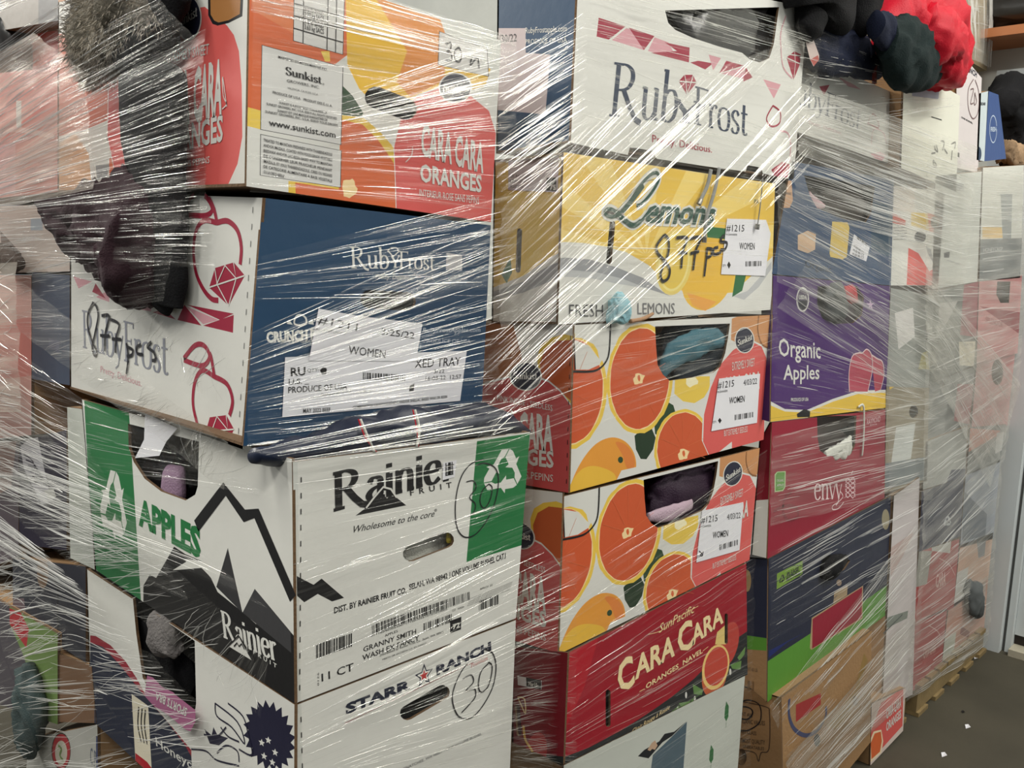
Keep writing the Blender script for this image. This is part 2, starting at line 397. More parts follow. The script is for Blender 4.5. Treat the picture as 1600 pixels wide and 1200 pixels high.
def heap(name, c, size, m, parent=None, seed=0, folds=.25, rot=0, fscale=14, sub=(40, 24)):
    """crumpled cloth lump"""
    c = Vector(c); V = []; F = []; nu, nv = sub; sd = Vector((seed * 2.3, seed * 5.1, seed)); cr, sr = math.cos(rot), math.sin(rot)
    for j in range(nv + 1):
        ph = math.pi * j / nv
        for i in range(nu):
            th = 2 * math.pi * i / nu
            x, y, z = math.sin(ph) * math.cos(th), math.sin(ph) * math.sin(th), math.cos(ph)
            e = .75; x, y, z = [math.copysign(abs(k) ** e, k) for k in (x, y, z)]
            q = Vector((x * size[0], y * size[1], z * size[2])); q = Vector((q.x * cr - q.y * sr, q.x * sr + q.y * cr, q.z))
            f = noise.noise((q + c) * fscale + sd) - 1.2 * abs(noise.noise((q + c) * fscale * 1.9 - sd)) + .3
            V.append(c + q * (1 + f * folds))
    for j in range(nv):
        for i in range(nu):
            a, b = j * nu + i, j * nu + (i + 1) % nu; F.append((a, a + nu, b + nu, b))
    return link(name, V, F, [m], None, parent, smooth=True, loc=c - Vector((0, 0, size[2])))
# ================================================================ PALLET 1 (nearest): labels #1211
def dashes(p, a, b, n, w=.0016, m=None):
    for i in range(n):
        t0 = (i + .2) / n; t1 = (i + .55) / n
        p.line([(a[0] + (b[0] - a[0]) * t0, a[1] + (b[1] - a[1]) * t0), (a[0] + (b[0] - a[0]) * t1, a[1] + (b[1] - a[1]) * t1)], w, m or BLACK, 1, sm=False)
WHITES = ink(206, 208, 200)
# --- Rainier granny smith box
fr = Panel(F1, [(457.5, 722), (828, 675), (806, 966), (464, 1098)], WHITE)
fr.add(Zk(1163, 188, 1490, 139, 1428, 808, 1100, 908), DGREEN)
fr.recycle(Zk(1322, 372)[0], Zk(1450, 352)[0], Zk(1336, 218)[0], WHITE)
fr.add(PXL(458, 722, 465, 721, 470, 1096, 464, 1098), WHITES)
fr.add(Zl(90, 0, 190, 52, 238, 15, 372, 130, 300, 152, 215, 107, 135, 157, 92, 118), BLACK)
fr.hole(stadium(Zk(768, 858)[0], Zk(980, 776)[0], 12.2))
fr.serif('Rainie', Zk(305, 605, 950, 425, 300, 380), BLACK, T=.2, t=.07)
fr.text('r', Zk(960, 424, 1040, 403, 958, 318), BLACK, bold=.05)
m = Zk(440, 632, 500, 585, 545, 520, 600, 462, 645, 474, 680, 520, 742, 570)
fr.add(m, BLACK); fr.line(Zk(500, 585, 548, 522, 602, 460, 648, 472, 682, 522), .003, WHITE, 3, sm=False)
fr.add(Zk(556, 535, 604, 482, 640, 482, 668, 518, 640, 512, 628, 530, 606, 505, 592, 530, 575, 518), WHITE)
fr.text('FRUIT', Zk(765, 512, 1012, 462, 762, 478), BLACK, bold=.02, space=2.0)
fr.text('Wholesome to the core', Zk(415, 735, 905, 636, 430, 690), BLACK)
fr.text('®', Zk(908, 610, 925, 606, 908, 592), BLACK)
fr.text('DIST. BY RAINIER FRUIT CO.', Zl(312, 222, 742, 98, 312, 185), BLACK, bold=.022)
fr.text('SELAH, WA 98942', Zl(760, 82, 988, 12, 758, 48), BLACK, bold=.022)
fr.text('| ONE VOLUME BUSHEL CAT.I', Zk(1000, 1003, 1333, 885, 1000, 965), BLACK, bold=.015)
fr.bars(Zl(205, 490, 420, 418, 205, 408), 22, BLACK, 3); fr.bars(Zl(540, 345, 1122, 142, 537, 290), 60, BLACK, 4)
fr.bars(Zl(845, 332, 1015, 272, 845, 282), 18, BLACK, 5); fr.bars(Zl(1175, 205, 1295, 165, 1175, 148), 14, BLACK, 6)
fr.text('APPLES', Zl(615, 362, 692, 332, 613, 348), BLACK); fr.text('GRANNY SMITH', Zl(486, 452, 800, 342, 486, 420), BLACK, bold=.01)
fr.text('WASH EX FANCY', Zl(480, 503, 818, 380, 480, 470), BLACK, bold=.01)
fr.text('Distributed by Rainier Fruit Co.  Selah, WA 98942', Zl(585, 478, 962, 338, 585, 464), BLACK)
fr.text('MEETS OR EXCEEDS U.S. EX FANCY', Zl(600, 502, 862, 402, 600, 492), BLACK)
fr.text('11 CT', Zl(238, 628, 428, 560, 236, 580), BLACK, bold=.01); fr.text('0126', Zl(222, 652, 222, 575, 212, 652), BLACK)
fr.text('01116046005300717100705610101010005', Zl(530, 362, 985, 200, 530, 350), BLACK)
fr.text('AP0131 32', Zl(1180, 84, 1255, 58, 1180, 72), BLACK)
for i in range(5): fr.text('Farmed under good agricultural practices and packed', Zl(1125 - i * 5, 136 + i * 11, 1372 - i * 4, 38 + i * 11, 1125 - i * 5, 130 + i * 11), BLACK)
fr.ad([fr.t(p) for p in Zl(1003, 268, 1070, 242, 1068, 318, 1003, 342)], BLACK); fr.text('72', Zl(1018, 318, 1060, 303, 1018, 288), WHITE, bold=.03)
fr.text('CO   WASH', Zl(1015, 212, 1085, 188, 1015, 200), BLACK)
# ballpoint 30 in a circle
fr.line(Zk(1205, 296, 1130, 320, 1068, 400, 1035, 540, 1040, 690, 1085, 757, 1155, 740, 1225, 650, 1272, 540, 1290, 420, 1268, 345, 1205, 318, 1160, 330), .0022, MARK)
fr.line(Zk(1098, 430, 1140, 424, 1156, 465, 1118, 522, 1152, 560, 1142, 612, 1105, 636), .002, MARK)
fr.line(Zk(1232, 442, 1192, 485, 1180, 550, 1205, 586, 1240, 535, 1252, 465, 1232, 442), .002, MARK)
dashes(fr, (470.5, 740), (468, 1090), 14)
sd = Panel(L1, [(127, 624), (456, 717), (460, 1099), (149, 890)], WHITE)
sd.add(PXL(124, 630, 140, 640, 152, 900, 140, 900), WHITES)
sd.add(PXL(131, 615, 200, 620, 221, 950, 150, 890, 139, 763), DGREEN)
sd.recycle((177, 791), (202, 800), (177, 728), WHITE)
sd.line(PXL(307, 822, 351, 764, 382, 806, 401, 802, 458, 935), .02, BLACK, 1, sm=False)
sd.add(PXL(224, 915, 234, 898, 244, 903, 272, 854, 290, 866, 318, 878, 340, 925, 381, 958, 400, 975, 452, 985, 465, 1000, 465, 1110, 224, 960), BLACK)
sd.add(Zj(938, 108, 1012, 62, 1000, 45, 1105, 60, 1180, 190, 1130, 130, 1095, 95), WHITE)
sd.add(PXL(338, 917, 356, 856, 379, 958), ink(52, 52, 54)); sd.add(PXL(379, 957, 398, 920, 454, 987, 455, 1020), ink(60, 60, 62))
sd.text('APPLES', PXL(217, 818, 314, 871, 216, 777), DGREEN, bold=.05)
sd.serif('Rainier', Zj(1215, 470, 1512, 604, 1198, 325), WHITE, T=.19, t=.06)
sd.text('FRUIT', Zj(1378, 560, 1505, 640, 1378, 538), WHITE, bold=.02, space=1.8)
sd.line(Zj(1222, 560, 1300, 466, 1385, 600), .006, BLACK, 3, sm=False)
sd.put(([(0, 0), (.45, 1), (1, 0)], [(0, 1, 2)]), Zj(1252, 522)[0], Zj(1372, 595)[0], Zj(1252, 442)[0], WHITE, 4)
sd.line(Zj(1278, 520, 1295, 500, 1305, 520, 1320, 505, 1335, 535), .0025, BLACK, 5, sm=False)
sd.hole(PXL(200, 662, 201, 700, 209, 722, 226, 748, 252, 768, 290, 782, 305, 773, 309, 760, 311, 690))
rain = carton('fruit_box', 'white and green apple box with black mountain logo, second from bottom at the near corner', None, fr, sd, open_top=True, inner=KRAFT)
st = Panel(F1.fwd(.0012), Zk(962, 318, 1042, 300, 1030, 402, 958, 420), PAPER, th=.0004)
st.bars(Zk(975, 395, 1022, 386, 975, 318), 3, BLACK, 8); st.bars(Zk(1022, 386, 1026, 320, 975, 395), 9, BLACK, 9)
st.build('barcode_sticker', rain)

# --- Starr Ranch box below it
q = quad(F1, (465, 1101), (806, 969), .31)
fr = panel2(F1, q, WHITE)
fr.ad([fr.t(p) for p in PXL(465, 1101, 471, 1099, 476, 1420, 466, 1420)], WHITES)
fr.text('STARR', Zl(382, 822, 770, 668, 378, 762), ink(34, 40, 60), bold=.05)
fr.text('RANCH', Zl(922, 590, 1248, 440, 918, 535), ink(34, 40, 60), bold=.05)
def star(cx, cy, r, r2=.45, n=5, rot=-90, sx=1, sk=0):
    return [(cx + sx * (r if i % 2 == 0 else r * r2) * math.cos(math.radians(rot + i * 180 / n)), cy + (r if i % 2 == 0 else r * r2) * math.sin(math.radians(rot + i * 180 / n)) + sk * (r if i % 2 == 0 else r * r2) * math.cos(math.radians(rot + i * 180 / n))) for i in range(2 * n)]
for r_, m_ in ((19, ink(34, 40, 60)), (14, WHITE), (9, ink(196, 60, 60))): fr.add(star(*Zl(848, 592)[0], r_, sx=.8, sk=-.3), m_)
fr.line(Zl(375, 876, 1230, 470), .0012, ink(140, 70, 70), 1, sm=False); fr.text('Premium', Zl(1128, 545, 1225, 498, 1128, 520), ink(200, 90, 90))
fr.hole(stadium(Zl(748, 815)[0], Zl(958, 692)[0], 11.5))
fr.line(Zl(1210, 435, 1255, 460, 1275, 540, 1255, 660, 1190, 780, 1120, 845, 1050, 832, 1015, 740, 1030, 650, 1070, 565, 1105, 520), .0025, MARK)
fr.line(Zl(1075, 612, 1125, 588, 1140, 630, 1095, 682, 1148, 672, 1150, 720, 1110, 770, 1070, 812), .0025, MARK)
fr.line(Zl(1228, 520, 1185, 570, 1170, 650, 1185, 690, 1225, 660, 1248, 585, 1250, 530, 1228, 512), .0025, MARK)
fr.text('STARR RANCH, WENATCHEE, WA 98801 - ONE VOLUME BUSHEL', Zl(520, 1250, 1190, 945, 520, 1232), ink(90, 90, 92))
dashes(fr, (470, 1115), (474, 1260), 6)
q = [L1.px(135, 889)] + [L1.px(460, 1101)]; q = [q[0], q[1], (q[1][0], q[1][1] - .31), (q[0][0], q[0][1] - .31)]
sd = panel2(L1, q, WHITE)
sd.add(Zj(490, 462, 520, 465, 600, 515, 680, 600, 740, 690, 800, 800, 1040, 1085, 1040, 1500, 490, 1500), ink(160, 30, 50))
sd.add(Zj(490, 500, 560, 525, 650, 620, 760, 760, 900, 920, 1000, 1050, 1040, 1120, 1060, 1500, 490, 1500), NAVY)
sd.add(Zj(715, 780, 805, 845, 830, 1300, 745, 1300), CREAM)
for k in range(3): sd.line(Zj(755 + k * 18, 850 + k * 8, 750 + k * 18, 950, 768 + k * 16, 1040 + k * 6), .004, BLACK, 1)
sd.add(Zj(735, 1100, 800, 1150, 880, 1260, 740, 1300), ink(190, 20, 40))
sd.text('Honeycrisp', Zj(850, 1060, 1150, 1260, 845, 1010), WHITE, bold=.01)
hair = []; c0 = Zj(1465, 1010)[0]
for i in range(40):
    k = 1.22 if i % 2 else .97; t = 2 * math.pi * i / 40; hair.append((c0[0] + 34 * k * math.cos(t), c0[1] + 46 * k * math.sin(t) + 10 * math.cos(t)))
sd.add(hair, ink(28, 28, 56))
for a, b in ((1422, 1045), (1458, 1032), (1435, 1118), (1495, 1098), (1480, 1152)): sd.add(star(*Zj(a, b)[0], 6, sx=.85, sk=.3), WHITE)
for l in ((1170, 830, 1180, 900, 1260, 960, 1330, 1050, 1290, 930, 1170, 830), (1240, 830, 1320, 900, 1350, 1000, 1370, 1110, 1300, 1080), (1110, 1000, 1180, 1010, 1230, 960), (1040, 1080, 1120, 1090, 1180, 1140, 1300, 1170), (1180, 1100, 1230, 1060, 1290, 1090, 1300, 1150), (1200, 960, 1240, 1010, 1300, 1040)):
    sd.line(Zj(*l), .003, ink(28, 28, 56), 1)
sd.add(Zj(1110, 970, 1150, 1005, 1160, 960, 1180, 1000, 1240, 1020, 1190, 1060, 1140, 1050), ink(28, 28, 56))
sd.hole(Zj(722, 262, 1058, 492, 1066, 830, 1062, 860, 1045, 885, 960, 850, 860, 770, 800, 740, 775, 690, 740, 450))
carton('fruit_box', 'white box with dark serif name and red star under the mountain logo box', None, fr, sd, open_top=True)

# --- blue / white RubyFrost box (second row)
fr = Panel(F1B, [(411, 309), (767, 352), (752, 655), (380, 697)], BLUE)
fr.serif('Rub', Zf(530, 376, 722, 378, 525, 270), WHITE, T=.12); fr.serif('Y', Zf(728, 372, 770, 374, 728, 275), WHITE); fr.serif('Frost', Zf(768, 374, 945, 385, 768, 292), WHITE, T=.12)
fr.text('Pretty. Delicious.', Zf(652, 428, 838, 434, 656, 404), WHITE)
g = Zf(712, 290, 728, 275, 755, 275, 768, 292, 740, 318)
fr.line(g, .002, WHITE, 1, closed=True, sm=False)
fr.add(Zf(1003, 300, 1080, 312, 1080, 388, 1000, 382), ink(176, 176, 178))
fr.hole(stadium(Zf(622, 528)[0], Zf(806, 540)[0], 14.5))
fr.text('CRUNCH PAK', Zf(115, 742, 420, 722, 112, 690), WHITE, bold=.05); fr.text('APPLE GROWERS', Zf(185, 745, 420, 740, 185, 730), WHITE)
fr.line(Zf(250, 640, 262, 612, 285, 606, 308, 622, 308, 650, 280, 658, 255, 652, 250, 640), .0025, WHITE, 1)
for l in ((215, 650, 225, 628, 245, 655), (320, 650, 338, 626, 350, 655)): fr.add(Zf(*l), WHITE)
fr.text('RubyFrostApples.com', Zf(885, 692, 1168, 690, 888, 668), ink(190, 200, 210)); fr.text('PRODUCE OF USA', Zf(890, 742, 1120, 745, 892, 722), ink(170, 180, 195))
sd = Panel(L1, [(110, 299), (410, 309), (379, 702), (110, 607)], WHITE)
def rf_apple(p, Z, loopL, loopR, stem, leaf, gem, w=.008):
    for l in (loopL, loopR, leaf): p.line(Z(*l), w, RED, 1)
    p.line(Z(*stem), w, RED, 1)
    if gem: p.add(Z(*gem), RED)
def gemlines(p, Z, ls):
    for l in ls: p.line(Z(*l), .0022, WHITE, 1, sm=False)
rf_apple(sd, Ze, (1272, 255, 1200, 242, 1155, 290, 1135, 400, 1148, 540, 1190, 640, 1240, 700, 1280, 710), (1272, 255, 1335, 245, 1392, 300, 1415, 400, 1408, 500), (1272, 250, 1255, 175, 1225, 110), (1080, 208, 1105, 130, 1150, 90, 1210, 105, 1245, 175, 1210, 212, 1130, 212, 1080, 208), (1260, 520, 1370, 487, 1435, 565, 1340, 742, 1225, 635))
gemlines(sd, Ze, [(1225, 635, 1435, 565), (1275, 620, 1260, 520), (1270, 620, 1320, 505, 1385, 580, 1370, 487), (1275, 620, 1340, 742), (1385, 582, 1340, 742)])
rf_apple(sd, Zi, (1165, 98, 1100, 65, 1060, 130, 1050, 250, 1078, 375), (1165, 98, 1235, 140, 1265, 230, 1248, 310), (1165, 90, 1150, 0, 1140, -30), (1000, 0, 1060, -70, 1110, -70, 1140, -10, 1100, 40, 1000, 8), (1140, 320, 1230, 308, 1272, 385, 1240, 460, 1118, 398))
gemlines(sd, Zi, [(1118, 398, 1272, 385), (1150, 398, 1180, 315, 1240, 390, 1230, 310), (1150, 398, 1240, 460)])
tri = [(1040, 825, 1080, 735, 1180, 858, RED), (1095, 735, 1370, 788, 1290, 825, RED), (1190, 858, 1370, 795, 1365, 900, RED), (1090, 745, 1280, 825, 1190, 850, PINK), (893, 780, 965, 762, 1030, 822, RED), (890, 745, 1000, 770, 960, 760, PINK),
       (775, 755, 890, 730, 885, 775, PINK), (620, 650, 780, 660, 760, 740, PINK), (640, 690, 700, 640, 760, 720, RED), (560, 690, 640, 650, 640, 720, PINK), (430, 570, 540, 600, 460, 640, PINK), (540, 660, 560, 610, 620, 700, RED)]
for *p, m_ in tri: sd.add(Ze(*p), m_)
NV = ink(44, 58, 84)
sd.serif('RubyFrost', Ze(485, 985, 990, 1150, 480, 765), ink(136, 140, 152), T=.12)
for l in ((548, 728, 520, 790, 520, 870, 545, 950, 572, 1010, 558, 1032, 545, 985, 562, 900, 580, 800, 566, 740, 545, 725), (600, 800, 645, 802, 622, 900, 620, 1008), (592, 915, 648, 918), (645, 818, 702, 850, 685, 930, 682, 1018), (660, 935, 715, 938),
          (745, 960, 756, 1040, 745, 1142), (750, 982, 782, 1000, 776, 1030, 748, 1036), (832, 968, 805, 985, 810, 1020, 842, 1026), (892, 953, 868, 982, 905, 1012, 916, 1055, 895, 1062)):
    sd.line(Ze(*l), .0055, MARK, 4)
sd.text('Pretty. Delicious.', Ze(590, 1130, 830, 1215, 590, 1090), PINK)
dashes(sd, (396, 318), (372, 690), 14, m=ink(110, 110, 110))
sd.hole(Ze(440, 100, 1060, 100, 1060, 530, 1045, 590, 1018, 640, 1012, 770, 930, 755, 840, 700, 825, 640, 640, 600, 520, 540, 445, 440))
ru = carton('fruit_box', 'apple box with blue front and white left side marked 877 pcs in marker', None, fr, sd)
B = Panel(F1B.fwd(.0012), Zf(207, 815, 1103, 783, 1070, 1030, 193, 1110), PAPER, th=.0004)
for s_, p_, b_ in (('RU', (235, 908, 308, 902, 233, 865), .02), ('QTY:', (315, 888, 372, 885, 315, 870), 0), ('XED TRAY', (845, 868, 1070, 855, 848, 822), .0), ('U.S. _', (224, 950, 325, 943, 224, 922), .01), ('PRODUCE OF USA', (222, 992, 512, 972, 222, 960), .01), ('MAY 2022 BEEF', (295, 1090, 430, 1083, 295, 1068), .01),
                   ('COMBINATION GRADE VEGETABLE AND/OR SHELLAC BASED WAX OR RESIN', (540, 1070, 1005, 1015, 540, 1055), .01), ('16-03-22  12:57', (900, 930, 1075, 920, 900, 908), 0), ('5/22', (940, 895, 992, 892, 940, 875), 0), ('Distributed by Crunch Pak, Cashmere, WA', (385, 1005, 640, 985, 385, 992), 0)): B.text(s_, Zf(*p_), BLACK, bold=b_)
B.bars(Zf(590, 925, 805, 935, 590, 890), 24, BLACK, 2); B.add(Zf(822, 955, 845, 945, 842, 980, 818, 985), BLACK); B.add(Zf(378, 880, 395, 862, 413, 872, 410, 898, 388, 900), BLACK)
B.build('shipping_label', ru)
A = Panel(F1B.fwd(.0022), Zf(372, 575, 560, 610, 884, 650, 858, 800, 860, 835, 324, 832), PAPER, th=.0004)
for s_, p_, b_ in (('#1211', (365, 648, 560, 686, 372, 608), .0), ('ALLENTOWN', (355, 682, 500, 705, 356, 668), 0), ('3/25/22', (680, 702, 843, 724, 682, 668), 0), ('WOMEN', (518, 798, 700, 820, 522, 755), .0)): A.text(s_, Zf(*p_), BLACK, bold=b_)
A.build('shipping_label', ru)

# --- orange Sunkist box at the top of the near corner
SUN = ink(36, 40, 62)
def sunkist(p, c, ex, ey, ang=0, lv=3):
    """dark oval seal with the name; ex, ey pixel half axes"""
    o = [(c[0] + ex * 1.1 * math.cos(t / 24 * 6.2832), c[1] + ey * 1.08 * math.sin(t / 24 * 6.2832)) for t in range(24)]
    i = [(c[0] + ex * math.cos(t / 24 * 6.2832), c[1] + ey * math.sin(t / 24 * 6.2832)) for t in range(24)]
    p.add(o, WHITE); p.add(i, SUN)
    dx, dy = ex * .82, ex * .82 * math.tan(math.radians(ang))
    p.serif('Sunkist', [(c[0] - dx, c[1] + dy + ey * .2), (c[0] + dx, c[1] - dy + ey * .2), (c[0] - dx, c[1] + dy - ey * .28)], WHITE, T=.17, t=.07, lv=lv)
fr = Panel(F1B, [(391, -72), (783, 63), (767, 347), (385, 291)], WHITE)
fr.add(Zb(-10, -300, 620, -300, 640, 300, 480, 420, 585, 700, 100, 740, 20, 680), ORG)
fr.add(Zb(-10, -300, 620, -300, 600, 100, 300, 200, 60, 60), ink(228, 120, 64))
fr.add(Zb(28, 628, 110, 650, 110, 760, 22, 738), LEM); fr.add(Zb(455, 300, 505, 300, 510, 360, 480, 360), LEM)
fr.add(Zb(600, -60, 700, -60, 1500, 240, 1420, 500, 1100, 600, 800, 640, 680, 520, 610, 380), ink(238, 186, 40))
fr.add(Zb(760, -40, 1160, 110, 1190, 190, 1180, 470, 980, 570, 900, 480, 960, 300), ink(230, 140, 50))
fr.add(Zb(1150, 100, 1510, 235, 1500, 420, 1230, 330), WHITES)
fr.add(Zb(580, 500, 640, 560, 705, 660, 690, 690, 575, 680), LEAF)
fr.add(Zb(570, 675, 700, 685, 800, 770, 870, 850, 930, 950, 965, 1080, 975, 1330, 265, 1200, 265, 1060, 560, 1090), YEL)
fr.add(Zb(570, 700, 700, 730, 790, 820, 860, 920, 915, 1010, 935, 1100, 940, 1300, 310, 1200, 305, 1070, 560, 1110), ORG)
fr.add(ell(*Zb(622, 1105)[0], 11, 15, 0, 16, .5), PITH)
badge = Zb(900, 1330, 895, 1100, 885, 860, 935, 650, 1020, 565, 1160, 510, 1330, 560, 1440, 650, 1480, 780, 1492, 1000, 1460, 1340)
fr.add([(x + (x - 700) * .015, y - 2) for x, y in badge], WHITE); fr.add(badge, CORAL)
sunkist(fr, Zb(1243, 515)[0], 24, 22)
for s_, p_, b_ in (('CARA CARA', (1040, 905, 1405, 1010, 1045, 720), .03), ('ORANGES', (1035, 1060, 1395, 1125, 1035, 955), .03), ('INTERIEUR ROSE SANS PEPINS', (1030, 1150, 1380, 1195, 1030, 1105), 0)): fr.text(s_, Zb(*p_), WHITE, bold=b_, lv=2)
def boxed(p, Z, q, fill=PAPER, w=.0016):
    p.add(Z(*q), BLACK); c = Z(*q); cx = sum(a for a, _ in c) / len(c); cy = sum(b for _, b in c) / len(c)
    sx = max(a for a, _ in c) - min(a for a, _ in c); k = 1 - 2.2 / sx
    p.add([(cx + (a - cx) * k, cy + (b - cy) * (1 - 2.2 / (max(b for _, b in c) - min(b for _, b in c)))) for a, b in c], fill)
LT = ink(212, 212, 208)
boxed(fr, Zb, (108, 262, 587, 392, 575, 850, 100, 760), LT); boxed(fr, Zb, (100, 785, 577, 882, 572, 1100, 97, 1028), LT)
boxed(fr, Zb, (300, -250, 600, -150, 586, 322, 292, 240), LT); boxed(fr, Zb, (1148, 182, 1432, 290, 1440, 450, 1140, 380), LT)
for l in ((295, 165, 588, 250), (297, 92, 590, 170), (299, 20, 592, 98), (350, 255, 355, -100), (490, 295, 498, -60), (540, 310, 548, -40)): fr.line(Zb(*l), .0014, BLACK, 1, sm=False)
for s_, p_, b_ in (('5-5 lb BAGS', (358, 62, 470, 90, 358, 32), .01), ('2.27 kg SACS', (358, 95, 472, 125, 358, 66), .01), ('5-8 lb BAGS', (358, 135, 470, 165, 358, 105), .01), ('3.63 kg SACS', (358, 170, 472, 200, 358, 140), .01),
                   ('MARKETED BY/MIS EN MARCHÉ PAR', (205, 340, 490, 415, 205, 325), .01), ('GROWERS, INC.', (255, 480, 445, 520, 255, 463), 0), ('VALENCIA, CA 91355 U.S.A.', (258, 520, 438, 560, 258, 508), 0), ('PRODUCE OF U.S.A.   PRODUIT DES É.-U. A.', (172, 548, 520, 628, 172, 532), .01),
                   ('SUNKIST IS A REGISTERED TRADEMARK OF', (210, 608, 490, 668, 210, 594), .01), ('SUNKIST GROWERS, INC. U.S.A. ©2019 ALL RIGHTS RESERVED', (135, 615, 548, 702, 135, 600), .01), ('SUNKIST EST UNE MARQUE ENREGISTRÉE DE', (200, 655, 492, 710, 200, 640), .01), ('SUNKIST GROWERS, INC. U.S.A. ©2019 TOUS DROITS', (128, 660, 552, 742, 128, 645), .01),
                   ('www.sunkist.com', (150, 735, 540, 808, 148, 695), .01), ('®', (462, 497, 474, 500, 462, 485), 0)): fr.text(s_, Zb(*p_), BLACK, bold=b_, lv=2)
fr.serif('Sunkist', Zb(248, 435, 460, 492, 246, 390), BLACK, T=.17, t=.06, lv=2)
for i, s_ in enumerate(('TREATED TO MAINTAIN FRESHNESS WITH THIABENDAZOLE', 'AND/OR IMAZALIL. COATED WITH FOOD-GRADE VEGETABLE', 'BEESWAX AND/OR LAC-RESIN BASED WAX TO MAINTAIN', 'DE CONSERVER LEUR FRAICHEUR PENDANT', 'IMAZALIL ET (OU) THIABENDAZOLE. CIRES OU RESINES', 'DE CATEGORIE ALIMENTAIRE A BASE VEGETALE', 'OU LA CIRE D ABEILLE')):
    y = 828 + i * 31; e = 520 if i < 6 else 240; fr.text(s_, Zb(118, y, e, y + (e - 118) * .215, 118, y - 18), BLACK, bold=.01, lv=2)
fr.line(Zb(1180, 262, 1212, 250, 1212, 290, 1192, 302, 1215, 310, 1218, 350, 1182, 355), .003, MARK); fr.line(Zb(1262, 278, 1238, 300, 1240, 350, 1265, 362, 1278, 320, 1262, 278), .003, MARK)
fr.line(Zb(1340, 330, 1330, 380, 1370, 340, 1380, 400), .003, MARK)
fr.hole(stadium(Zb(775, 570)[0], Zb(955, 640)[0], 17, 17))
fr.line(Zb(950, 950, 985, 910, 990, 860), .0014, WHITE, 2)
sd = Panel(LEFT(.66), [(91, 0), (388, -45), (384, 291), (91, 301)], WHITE)
sd.add(Zs(340, 200, 700, 150, 760, 640, 640, 700, 500, 760, 340, 800), ink(214, 110, 84)); sd.add(Zs(340, 850, 440, 780, 520, 900, 540, 1130, 340, 1130), ink(230, 160, 90))
sd.add(Zs(620, 800, 720, 770, 720, 900, 640, 860), LEAF); sd.add(Zs(560, 970, 650, 960, 620, 1050, 570, 1050), GREY); sd.add(Zs(640, 930, 780, 900, 780, 1130, 640, 1130), ORG)
sd.add(Zq(60, 0, 180, -60, 300, -60, 100, 210, 60, 200), ink(190, 150, 40))
bd = Zq(-260, 400, -200, 200, -60, 90, 100, 70, 300, 40, 430, 150, 470, 205, 500, 300, 516, 500, 520, 800, 492, 960, 425, 1108, -200, 1130, -270, 800)
sd.add([(x + (1.6 if x > 300 else -1), y - (1.5 if y < 150 else 0)) for x, y in bd], WHITE); sd.add(bd, CORAL)
sunkist(sd, Zq(203, 105)[0], 19, 33, 32)
for s_, p_, b_ in (('CARA', (235, 703, 402, 660, 240, 395), .04), ('CARA', (10, 775, 215, 710, 15, 480), .04), ('ORANGES', (80, 898, 408, 822, 80, 755), .03), ('EXTREMELY SWEET', (70, 372, 325, 318, 72, 310), 0), ('SANS PEPINS', (150, 985, 330, 955, 150, 945), 0)): sd.text(s_, Zq(*p_), WHITE, bold=b_, lv=2)
sd.line(Zq(405, 640, 430, 610, 412, 560, 408, 450, 432, 625), .0018, WHITE, 2)
sd.add(Zq(318, -60, 320, 90, 345, 140, 375, 150, 440, 135, 520, 95, 528, -60), BLACK); sd.add(Zq(332, -60, 334, 85, 355, 120, 380, 132, 440, 118, 505, 82, 512, -60), ink(176, 116, 56))
sunk = carton('fruit_box', 'orange citrus box with printed fine text panels at the top near corner', None, fr, sd, inner=ink(170, 110, 50))

# ================================================================ PALLET 2, first column
# --- white RubyFrost box on top
fr = Panel(F2, [(905, -62), (1262, 12), (1240, 281), (1192, 271), (1190, 262), (1168, 258), (1165, 268), (1104, 260), (1026, 248), (1022, 236), (984, 230), (981, 242), (892, 223)], WHITE)
fq = [fr.t(p) for p in PXL(905, -62, 1262, 12, 1240, 281, 892, 223)]
for *p, m_ in [(565, 100, 718, 150, 622, 225, 553, 208, RED), (722, 160, 750, 165, 822, 285, 640, 228, PINK), (735, 155, 882, 205, 822, 285, RED), (882, 212, 960, 240, 1010, 330, 845, 290, PINK), (860, 300, 1010, 290, 940, 240, 1082, 270, 1078, 355, RED), (1085, 355, 1130, 345, 1215, 360, 1170, 395, RED), (1190, 310, 1260, 330, 1215, 400, PINK),
                (1250, 415, 1290, 345, 1390, 372, RED), (1260, 418, 1390, 378, 1400, 450, PINK), (1400, 380, 1440, 440, 1385, 465, RED), (1500, 450, 1600, 480, 1560, 560, PINK)]: fr.add(Zc(*p), m_)
fr.serif('Rub', Zc(620, 660, 1010, 695, 650, 352), NV, T=.13); fr.serif('Y', Zc(985, 695, 1120, 705, 1005, 480), NV, T=.13); fr.serif('Frost', Zc(1105, 705, 1412, 772, 1110, 488), NV, T=.13)
fr.text('Pretty. Delicious.', Zc(868, 808, 1208, 868, 868, 762), RED, bold=.01)
g = (1020, 462, 1052, 425, 1100, 425, 1122, 470, 1065, 538)
fr.add(Zc(*g), RED); gemlines(fr, Zc, [(1020, 462, 1122, 470), (1052, 425, 1060, 465, 1065, 538), (1100, 425, 1090, 468, 1065, 538)])
fr.add(Zd(115, 360, 165, 320, 205, 340, 200, 400, 160, 500), RED); gemlines(fr, Zd, [(115, 360, 200, 400), (165, 320, 170, 400, 160, 500), (130, 340, 205, 350)])
fr.line(Zd(110, 100, 80, 200, 80, 300, 95, 420, 150, 490), .004, PINK, 1); fr.line(Zd(30, 660, 75, 700, 70, 770, 20, 790, -10, 740, 30, 660), .004, RED, 1); fr.line(Zd(60, 820, 120, 830, 140, 900, 135, 1010), .004, PINK, 1)
fr.add(Zd(20, 1060, 90, 1010, 140, 1030, 120, 1110, 40, 1100), RED)
